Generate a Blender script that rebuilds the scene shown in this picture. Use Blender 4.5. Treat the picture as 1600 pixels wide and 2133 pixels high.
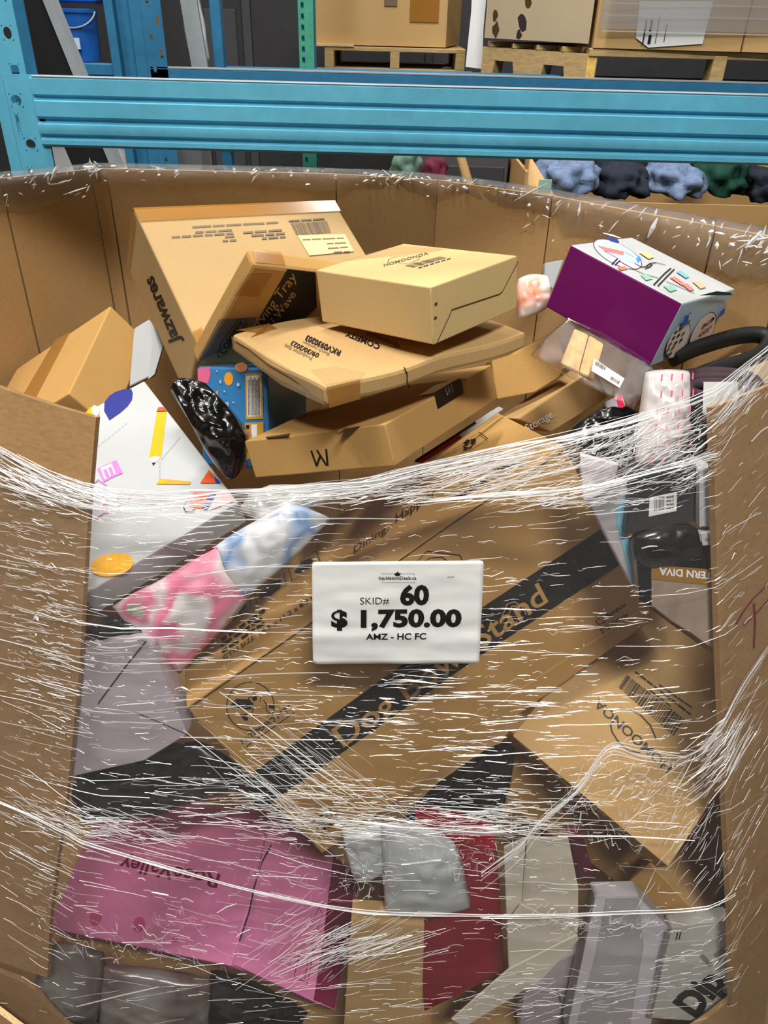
import bpy, bmesh, math, random
from mathutils import Vector, Matrix, noise

for o in list(bpy.data.objects):
    bpy.data.objects.remove(o)
sc = bpy.context.scene
COL = sc.collection

# ------------------------------------------------------------------ camera
cd = bpy.data.cameras.new('camera')
cam = bpy.data.objects.new('camera', cd)
COL.objects.link(cam)
cd.sensor_fit = 'VERTICAL'
cd.sensor_height = 32.0
cd.lens = 32.0 * 1611.0 / 2133.0            # 67 degrees tall, a phone's main camera
cd.clip_start, cd.clip_end = 0.05, 60
cam.matrix_world = Matrix.Translation((0, 0, 1.8)) @ Matrix.Rotation(math.radians(90 - 33), 4, 'X') @ Matrix.Rotation(math.radians(1.5), 4, 'Z')
sc.camera = cam

# ------------------------------------------------------------------ world, lamps, exposure
w = bpy.data.worlds.new('warehouse_air')
sc.world = w
w.use_nodes = True
w.node_tree.nodes['Background'].inputs[0].default_value = (1.0, 0.97, 0.93, 1)
w.node_tree.nodes['Background'].inputs[1].default_value = 0.045


def lamp(loc, size, power, target, color=(1, 0.965, 0.91)):
    l = bpy.data.lights.new('ceiling_lamp', 'AREA')
    l.shape = 'RECTANGLE'
    l.size, l.size_y = size
    l.energy = power
    l.color = color
    o = bpy.data.objects.new('ceiling_lamp', l)
    COL.objects.link(o)
    o.location = loc
    o.rotation_euler = (Vector(target) - Vector(loc)).to_track_quat('-Z', 'Y').to_euler()
    return o


lamp((-0.7, 1.74, 5.2), (1.3, 0.35), 152, (-0.2, 1.3, 1.0))
lamp((0.7, -1.5, 5.2), (1.5, 0.4), 200, (0, 1.2, 1.0))
lamp((-2.5, 0.4, 5.2), (1.3, 0.35), 85, (0.5, 1.4, 1.0))
lamp((-0.8, 4.0, 5.2), (1.4, 0.4), 45, (-0.3, 3.4, 1.0))
lamp((1.4, 4.4, 5.2), (1.4, 0.4), 55, (0.9, 3.6, 1.0))
sc.view_settings.view_transform = 'Standard'
sc.view_settings.look = 'None'
sc.view_settings.exposure = 0.1
sc.view_settings.gamma = 1.0
sc.view_settings.use_curve_mapping = False
sc.cycles.transparent_max_bounces = 40
sc.cycles.max_bounces = 7
sc.cycles.caustics_reflective = False
sc.cycles.caustics_refractive = False

# ------------------------------------------------------------------ measured shapes, world metres
# BOX: corner, three axes (columns of the rotation, row major), size.  PRISM: front outline, vector to the back.
# SOFT: four corners, outward normal, thickness.  PRINTS: flat print by thing.
BOX = {
    'jaz': [[-0.5002,1.5689,1.4656],[[0.8296,0.4608,-0.3154],[0.5556,-0.7376,0.3838],[-0.0558,-0.4936,-0.8679]],[0.4466,0.3507,0.1528]],
    'tray': [[-0.2088,1.1872,1.4705],[[0.7686,-0.5053,-0.3922],[0.5945,0.3379,0.7297],[-0.2362,-0.794,0.5601]],[0.2483,0.2483,0.032]],
    'comf': [[-0.0792,0.9637,1.3427],[[0.8045,-0.5922,-0.0464],[0.5938,0.8037,0.0386],[0.0144,-0.0586,0.9982]],[0.3775,0.2996,0.0277]],
    'amoo': [[0.0644,1.0559,1.4002],[[0.6733,-0.7323,-0.1015],[0.7386,0.6723,0.0494],[0.0321,-0.1082,0.9936]],[0.2052,0.2358,0.0819]],
    'leftkraft': [[-0.611,1.6591,1.2426],[[0.5603,-0.0072,-0.8283],[0.203,-0.9683,0.1458],[-0.803,-0.2498,-0.541]],[0.1076,0.3035,0.32]],
    'pencil': [[-0.4813,1.4174,1.1745],[[0.5846,-0.7981,0.1458],[-0.7877,-0.5154,0.3374],[-0.1941,-0.3122,-0.93]],[0.4007,0.29,0.0568]],
    'blue': [[-0.3262,1.2011,1.1098],[[0.9453,0.3252,-0.0245],[-0.299,0.8941,0.3335],[0.1304,-0.3079,0.9424]],[0.1348,0.1556,0.1738]],
    'wbox': [[0.0146,0.9741,1.2473],[[0.4973,-0.827,-0.2621],[0.8617,0.4357,0.2602],[-0.1009,-0.3552,0.9293]],[0.3788,0.2751,0.0632]],
    'dogbowl': [[-0.3137,0.8774,0.8422],[[0.8078,0.5239,-0.2703],[0.3535,-0.0637,0.9333],[0.4717,-0.8494,-0.2366]],[0.7545,0.4126,0.3057]],
    'purple': [[0.2855,1.3959,1.3504],[[0.7003,0.6762,0.2288],[-0.6787,0.7301,-0.0802],[-0.2213,-0.0992,0.9702]],[0.2265,0.2247,0.1172]],
    'amoo2': [[0.2512,0.9883,0.6671],[[0.6432,0.7644,0.0444],[0.6401,-0.5686,0.5167],[0.4201,-0.3039,-0.855]],[0.3776,0.3374,0.07]],
    'kraft33': [[0.5745,0.7929,0.3343],[[0.6202,-0.6612,0.4222],[0.7222,0.6914,0.0218],[-0.3063,0.2913,0.9062]],[0.1576,0.1262,0.0788]],
    'pink': [[-0.2067,1.0146,0.3849],[[-0.2011,-0.8638,0.4621],[-0.923,0.3251,0.2061],[-0.3282,-0.385,-0.8626]],[0.2882,0.525,0.05]],
}
PRISM = {
    'pinkend': [[[-0.2149,1.0076,0.3879],[-0.2593,0.7526,0.2881],[-0.1133,0.748,0.165],[-0.0714,0.7488,0.1308],[-0.0365,0.9749,0.2231],[-0.0944,0.996,0.2821]],[-0.0177,0.0114,-0.0214]],
    'redbox': [[[0.0747,0.8631,0.5453],[0.2235,0.8549,0.5162],[0.2575,0.7765,0.236],[0.106,0.748,0.1342]],[-0.0,0.077,-0.0216]],
    'bkraft': [[[-0.0393,0.7633,0.4318],[0.0917,0.7612,0.4244],[0.0966,0.6926,0.1791],[-0.0514,0.6879,0.1625]],[-0.0,0.0481,-0.0135]],
    'dip': [[[0.5453,0.78,0.4057],[0.6488,0.786,0.427],[0.6843,0.7256,0.2116],[0.6365,0.7193,0.189],[0.5322,0.7203,0.1926]],[-0.0,0.0289,-0.0081]],
    'lavender': [[[-0.4813,0.9103,0.9284],[-0.4267,0.9156,0.9471],[-0.3766,0.9171,0.9526],[-0.3636,0.9138,0.9407],[-0.3511,0.9012,0.8956],[-0.3167,0.8702,0.7849],[-0.392,0.8558,0.7335],[-0.5246,0.8457,0.6977]],[-0.0,0.0481,-0.0135]],
    'cardblue': [[[0.31,1.0104,1.1785],[0.3777,1.0187,1.2082],[0.3762,0.9954,1.1248],[0.398,0.9835,1.0824],[0.3984,0.9709,1.0376],[0.3516,0.9918,1.112]],[-0.0,0.0289,-0.0081]],
    'blackbox': [[[0.3697,1.0019,1.2196],[0.4628,1.0089,1.2447],[0.4695,0.9845,1.1575],[0.3692,0.9783,1.1355]],[-0.0,0.0963,-0.027]],
    'whitebox': [[[0.463,0.9977,1.2405],[0.4856,0.9993,1.246],[0.4997,0.9742,1.1566],[0.4767,0.9739,1.1552]],[-0.0,0.0578,-0.0162]],
    'tagbox': [[[0.476,0.9672,1.1492],[0.4994,0.968,1.1521],[0.5028,0.962,1.1307],[0.4828,0.9614,1.1287]],[-0.0,0.0193,-0.0054]],
    'diva': [[[0.3887,0.9586,1.1006],[0.5112,0.9578,1.0978],[0.5357,0.9174,0.9536],[0.4898,0.9261,0.9847],[0.4569,0.9313,1.003],[0.421,0.9385,1.029],[0.4011,0.941,1.0378]],[-0.0,0.0385,-0.0108]],
    'whitesliver': [[[-0.5152,1.5091,1.2475],[-0.4874,1.5252,1.2617],[-0.459,1.5108,1.22],[-0.4769,1.4748,1.1643],[-0.5239,1.4507,1.1461]],[-0.0127,0.0424,-0.0233]],
    'whiteback': [[[0.3169,1.6155,1.3707],[0.3539,1.6142,1.3788],[0.3376,1.5991,1.3227],[0.3193,1.6033,1.3309]],[0.0048,0.0477,-0.0143]],
    'cutter': [[[0.3791,1.2406,1.2343],[0.4095,1.2479,1.2464],[0.417,1.2377,1.2295],[0.3873,1.2313,1.2188]],[-0.0,0.0171,-0.0103]],
    'redcard': [[[0.0533,1.2671,1.0909],[0.1377,1.32,1.1276],[0.2175,1.3695,1.1617],[0.2272,1.3684,1.1564],[0.1519,1.3194,1.1211],[0.0879,1.2761,1.089]],[-0.0014,0.0047,-0.0035]],
    'storage_f': [[[0.2586,1.3789,1.1305],[0.3544,1.448,1.1668],[0.4259,1.4983,1.1913],[0.4605,1.4904,1.1315],[0.3331,1.4026,1.0921]],[-0.0314,0.0571,-0.0257]],
    'ktop': [[[0.2551,1.4712,1.2314],[0.2769,1.4788,1.2422],[0.3358,1.4979,1.2686],[0.3589,1.4705,1.2092],[0.3455,1.4581,1.1872],[0.2968,1.4403,1.1613],[0.2202,1.4268,1.1496],[0.2063,1.4594,1.2176]],[-0.0053,0.0535,-0.0267]],
    'kstrip': [[[0.5622,1.3206,1.2742],[0.6362,1.3334,1.2967],[0.6485,1.3291,1.2933],[0.5761,1.312,1.2662]],[0.0037,0.0371,-0.0334]],
    'kside': [[[0.584,1.2156,1.3],[0.6321,1.2259,1.3252],[0.6624,1.2279,1.3336],[0.6644,1.2033,1.2929],[0.5915,1.2081,1.2888]],[0.0051,0.0513,-0.0308]],
    'greybox': [[[0.4039,0.8062,0.4492],[0.4822,0.8074,0.4537],[0.5506,0.7881,0.3847],[0.5429,0.7197,0.1402],[0.3824,0.7182,0.1349]],[-0.0,0.0385,-0.0108]],
    'greybox2': [[[0.3066,0.7884,0.207],[0.3978,0.8039,0.2624],[0.4384,0.7961,0.2347],[0.4132,0.7486,0.0651],[0.3031,0.7476,0.0614]],[-0.0,0.0385,-0.0108]],
    'cream_back': [[[0.2689,0.8371,0.5776],[0.3408,0.8377,0.5798],[0.3696,0.8083,0.4746],[0.3792,0.78,0.3734],[0.3526,0.7849,0.3909],[0.2693,0.7975,0.4361]],[-0.0,0.0039,-0.0011]],
    'cream_left': [[[0.2269,0.8242,0.5671],[0.2641,0.83,0.5879],[0.267,0.7907,0.4476],[0.2442,0.7785,0.4038]],[-0.0,0.0039,-0.0011]],
    'cream_floor': [[[0.2411,0.7685,0.4217],[0.2636,0.7806,0.465],[0.3451,0.7682,0.4208],[0.3688,0.7628,0.4015],[0.2523,0.74,0.3201]],[-0.0,0.0039,-0.0011]],
    'cream_lip': [[[0.2509,0.7365,0.3289],[0.3685,0.7592,0.4099],[0.3723,0.7559,0.3984],[0.3144,0.7306,0.308],[0.1779,0.6978,0.1906],[0.1515,0.7027,0.2082]],[-0.0,0.0039,-0.0011]],
    'maroonbit': [[[0.3411,0.8421,0.5776],[0.3686,0.8415,0.5754],[0.3991,0.8183,0.4926],[0.3736,0.817,0.4877]],[-0.0,0.0289,-0.0081]],
    'maroonstrip': [[[-0.414,1.005,0.945],[-0.3163,1.0284,1.0287],[-0.2352,1.0415,1.0754],[-0.2002,1.0361,1.0562],[-0.2368,1.0274,1.0251],[-0.379,0.9981,0.9203]],[-0.0,0.0193,-0.0054]],
    'underbox': [[[0.2278,1.0275,0.5253],[0.2651,1.0464,0.5929],[0.6174,0.9632,0.2957],[0.6336,0.9471,0.2383],[0.5304,0.9496,0.2473],[0.3978,0.9785,0.3502],[0.2868,1.0,0.4272]],[-0.0,0.0289,-0.0081]],
    'wood0': [[[0.3181,1.2868,1.3494],[0.3411,1.2774,1.3424],[0.324,1.2362,1.2909],[0.2946,1.2488,1.3006]],[0.0014,0.0091,-0.0077]],
    'wood1': [[[0.3427,1.2767,1.3418],[0.3664,1.2645,1.3317],[0.3484,1.2247,1.2817],[0.3256,1.2355,1.2904]],[0.0014,0.0091,-0.0077]],
    'sleeve_label': [[[0.3444,1.2279,1.3189],[0.3927,1.2015,1.2963],[0.3848,1.1916,1.2833],[0.3396,1.215,1.3028]],[0.0001,0.0005,-0.0004]],
    'sheet': [[[-0.104,0.9131,1.1166],[0.1484,0.9156,1.1256],[0.1517,0.8702,0.9636],[-0.103,0.8678,0.9549]],[-0.0,0.0006,-0.0002]],
}
SOFT = {
    'gap_shade': [[[0.0172,0.9778,0.3837],[0.2297,1.0365,0.5932],[0.283,1.0325,0.5789],[0.2289,0.9602,0.3206]],[0.0,-0.963,0.2696],0.04],
    'blackbag1': [[[-0.3718,1.1842,1.2789],[-0.305,1.1935,1.2836],[-0.2205,1.153,1.1946],[-0.2559,1.1072,1.1178]],[0.0873,-0.8729,0.4801],0.04],
    'pinkpack': [[[-0.441,0.967,0.9698],[-0.2421,1.0016,1.0935],[-0.1824,0.9866,1.0401],[-0.3376,0.9353,0.8567]],[0.0,-0.963,0.2696],0.05],
    'bluepack': [[[-0.2606,0.994,1.0843],[-0.1495,1.0134,1.1537],[-0.0807,1.0067,1.1298],[-0.2294,0.9675,0.9897]],[0.0,-0.963,0.2696],0.05],
    'silverbag': [[[-0.2336,1.0437,1.119],[-0.1848,1.0549,1.159],[-0.0546,1.0541,1.1562],[-0.186,1.0384,1.0999]],[0.0,-0.963,0.2696],0.04],
    'blackbag2': [[[-0.4966,0.9481,0.9202],[-0.4616,0.9588,0.9587],[-0.3524,0.9562,0.9493],[-0.3905,0.9453,0.9105]],[0.0,-0.963,0.2696],0.04],
    'blackbag3': [[[-0.5374,0.8865,0.6646],[-0.3056,0.9068,0.737],[-0.2081,0.8798,0.6407],[-0.5403,0.8536,0.5471]],[0.0,-0.963,0.2696],0.05],
    'blackbag4': [[[0.3043,1.2188,1.1806],[0.3843,1.2564,1.2299],[0.4544,1.2563,1.218],[0.4554,1.1863,1.1013]],[0.0854,-0.8544,0.5126],0.05],
    'blackpouch': [[[0.3722,0.9828,1.1334],[0.4726,0.9894,1.157],[0.5147,0.9758,1.1085],[0.3979,0.9652,1.0708]],[0.0,-0.963,0.2696],0.04],
    'mailer': [[[0.2956,1.0292,1.2457],[0.3552,1.025,1.2307],[0.345,1.0148,1.1942],[0.3076,1.0089,1.1733]],[0.0,-0.963,0.2696],0.01],
    'bubblebag': [[[0.4036,1.1402,1.3334],[0.4697,1.1452,1.3371],[0.4765,1.0842,1.2009],[0.3976,1.078,1.1959]],[0.0455,-0.911,0.4099],0.05],
    'orangebag': [[[0.2508,1.5508,1.3582],[0.314,1.5587,1.3604],[0.32,1.5231,1.3087],[0.2555,1.4992,1.2838]],[0.0816,-0.8165,0.5715],0.05],
    'whitepack1': [[[-0.0575,0.8407,0.5724],[0.0145,0.8454,0.5893],[0.017,0.8188,0.4941],[-0.0391,0.8125,0.4718]],[0.0,-0.963,0.2696],0.05],
    'whitepack2': [[[0.01,0.841,0.6091],[0.1377,0.8325,0.5788],[0.1809,0.7901,0.4275],[0.0193,0.7857,0.4119]],[0.0,-0.963,0.2696],0.06],
    'clearbag1': [[[-0.6244,0.775,0.3021],[-0.5122,0.7697,0.2834],[-0.5319,0.7214,0.1107],[-0.6755,0.7177,0.0974]],[0.0,-0.963,0.2696],0.05],
    'clearbag2': [[[-0.5142,0.7634,0.2608],[-0.3093,0.7525,0.2217],[-0.3247,0.7142,0.0849],[-0.5385,0.7156,0.0899]],[0.0,-0.963,0.2696],0.05],
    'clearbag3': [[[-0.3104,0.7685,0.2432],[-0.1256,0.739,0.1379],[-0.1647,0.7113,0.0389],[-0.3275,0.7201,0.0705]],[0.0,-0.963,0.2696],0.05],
    'sleeve': [[[0.2441,1.2491,1.312],[0.3015,1.2875,1.3673],[0.4582,1.2165,1.3114],[0.4109,1.1714,1.25]],[-0.1136,-0.757,0.6435],0.012],
}
MISC = {
    'loop': [[0.5045,1.3032,1.2924],[0.5521,1.3317,1.3023],[0.6205,1.3616,1.3128],[0.6654,1.3722,1.3165],[0.6852,1.3679,1.315],[0.6852,1.3503,1.3088],[0.6665,1.3249,1.3],[0.6303,1.3031,1.2923],[0.5642,1.277,1.2832],[0.5115,1.2486,1.2733]],
    'tag_q': [[0.4823,1.104,1.3343],[0.5348,1.1044,1.3357],[0.5404,1.0925,1.2932],[0.488,1.0909,1.2876]],
    'drum': [[0.5351,1.1872,1.2963],[0.5523,1.1712,1.1615],0.066],
    'film_top': [[-0.6005,1.2531],[-0.5606,1.2383],[-0.493,1.2179],[-0.4341,1.2089],[-0.3321,1.2066],[-0.2261,1.2136],[-0.1416,1.2214],[-0.0365,1.2332],[0.0674,1.2587],[0.1697,1.2845],[0.2706,1.3099],[0.3564,1.3347],[0.4343,1.3595],[0.53,1.3909],[0.5802,1.4081]],
    'ropes': [[[-0.5878,1.2445],[-0.5208,1.2206],[-0.4381,1.2039],[-0.3325,1.1996],[-0.2263,1.2094],[-0.1416,1.2158],[-0.0364,1.227],[0.0676,1.2532],[0.1701,1.2791],[0.271,1.3059],[0.357,1.3307],[0.4348,1.3563],[0.5561,1.3948]],[[-0.6687,0.648],[-0.5568,0.6307],[-0.4372,0.5964],[-0.3158,0.5576],[-0.1838,0.5204],[-0.0328,0.4911],[0.1022,0.4872],[0.2706,0.4905],[0.3877,0.4982],[0.5209,0.5084],[0.6271,0.5257]],[[-0.4357,1.2298],[-0.3879,1.2136],[-0.3323,1.2038]],[[-0.5951,1.1906],[-0.5111,1.1821],[-0.4333,1.1785],[-0.3335,1.1854],[-0.2126,1.1942]],[[0.2654,1.2237],[0.3603,1.2505],[0.4473,1.2733],[0.481,1.279]],[[0.0346,1.2036],[0.1395,1.2169],[0.2647,1.2306],[0.3669,1.2527]],[[0.6498,0.9353],[0.5884,0.8964],[0.5494,0.8531],[0.5207,0.8136],[0.4812,0.7889]],[[0.1813,0.569],[0.2427,0.6285],[0.2712,0.6762],[0.329,0.7418],[0.3685,0.8135],[0.424,0.8064],[0.4953,0.7998]],[[-0.1807,0.6765],[-0.0191,0.6675],[0.1435,0.6519],[0.2568,0.6553]]],
    'clusters': [[-0.2912,1.04,0.3101,0.2004,-3,2.6,440,0.034,1.0,0],[0.1874,1.0454,0.3159,0.1844,-4,2.6,330,0.0338,1.0,0],[0.0084,0.8545,0.5407,0.0932,-1,2.8,400,0.0463,1.0,0],[-0.5256,0.9867,0.0825,0.2614,1,3,430,0.027,1.0,0],[0.5409,1.1303,0.043,0.169,-14,6,60,0.0287,1.0,0],[0.012,0.7143,0.6075,0.0635,2,4,420,0.044,1.1,0],[-0.3186,0.5042,0.3536,0.1802,9,4,190,0.0505,1.0,0],[0.1813,0.569,0.3471,0.1361,1,4,210,0.0372,1.0,0],[0.0665,0.3073,0.6668,0.0984,-5,5,210,0.0395,1.0,0],[-0.5827,0.5455,0.0835,0.2161,8,4,170,0.0317,1.0,0],[0.6341,0.6309,0.0487,0.3115,-38,6,90,0.0325,1.2,0],[0.5825,0.378,0.1119,0.1378,-8,5,80,0.0344,1.0,0],[-0.3896,1.1924,0.1986,0.0213,3,5,260,0.0532,1.2,0],[-0.0714,1.2219,0.1825,0.0196,-5,4,420,0.0597,1.3,0],[0.151,1.2554,0.1597,0.0309,-11,5,430,0.059,1.3,0],[0.3401,1.301,0.1301,0.0402,-18,8,420,0.0411,1.2,0],[0.4898,1.3512,0.0675,0.0325,-22,8,170,0.0405,1.2,0],[-0.5087,1.2034,0.0779,0.0283,12,8,160,0.0425,1.1,0],[0.2661,1.2167,0.1613,0.021,-6,5,240,0.0491,1.1,0],[0.4351,1.2627,0.0415,0.041,-15,10,150,0.0277,1.0,0],[0.1746,0.6733,0.2258,0.037,0,7,300,0.0403,1.2,0],[-0.0676,0.666,0.178,0.0418,3,6,240,0.0445,1.1,0],[-0.474,0.6445,0.1876,0.0375,6,8,260,0.053,1.1,0],[-0.1158,0.7465,0.1032,0.0804,32,4,110,0.0873,1.2,0],[-0.1173,0.4291,0.0941,0.0829,-32,6,110,0.0641,1.2,0],[-0.0146,0.4168,0.1028,0.0417,-18,6,130,0.0771,1.3,0],[0.4082,0.7441,0.1266,0.0626,-25,28,120,0.0253,1.4,1],[0.3768,0.6701,0.1531,0.0556,40,25,70,0.0242,1.2,1],[0.5163,0.6556,0.0727,0.1026,-60,12,110,0.0323,1.2,0],[0.5577,0.8016,0.0702,0.0609,-35,9,190,0.0429,1.2,0],[0.1788,0.6075,0.1638,0.0477,20,40,100,0.0147,1.0,1],[-0.3656,0.4213,0.2231,0.0624,14,25,90,0.024,1.0,1],[0.3818,0.4757,0.1686,0.0304,-4,14,100,0.0295,1.1,1],[-0.0752,0.5513,0.133,0.049,-10,40,70,0.02,1.0,1],[0.3542,0.3276,0.2092,0.065,-6,10,90,0.0523,1.0,0],[0.3401,1.301,0.1027,0.0402,-10,40,120,0.0082,1.6,1],[-0.2202,0.9554,0.3922,0.2415,-2,1.5,60,0.1433,1.5,0],[0.2719,0.9287,0.2876,0.2122,-3,1.5,45,0.1286,1.5,0],[-0.5345,0.9059,0.0689,0.2477,1,2,34,0.1148,1.4,0],[-0.0678,0.6937,0.5627,0.055,2,2,40,0.1768,1.5,0],[-0.2311,0.6141,0.3444,0.0381,10,2,14,0.1968,1.2,0],[0.0229,0.2949,0.616,0.088,-6,4,22,0.176,1.2,0],[0.0077,0.8798,0.5833,0.3513,-3,10,520,0.0084,0.9,0],[-0.5439,0.8216,0.086,0.3272,2,10,160,0.0078,0.9,0]],
    'edges': [[-0.4152,1.3018],[-0.437,1.1769],[-0.4772,0.9075],[-0.5183,0.6894],[-0.5727,0.4456],[-0.5955,0.2912],[0.4625,1.3308],[0.4928,1.1656],[0.5361,0.9361],[0.5875,0.6765],[0.6274,0.4835],[0.6631,0.2883]],
}
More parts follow.
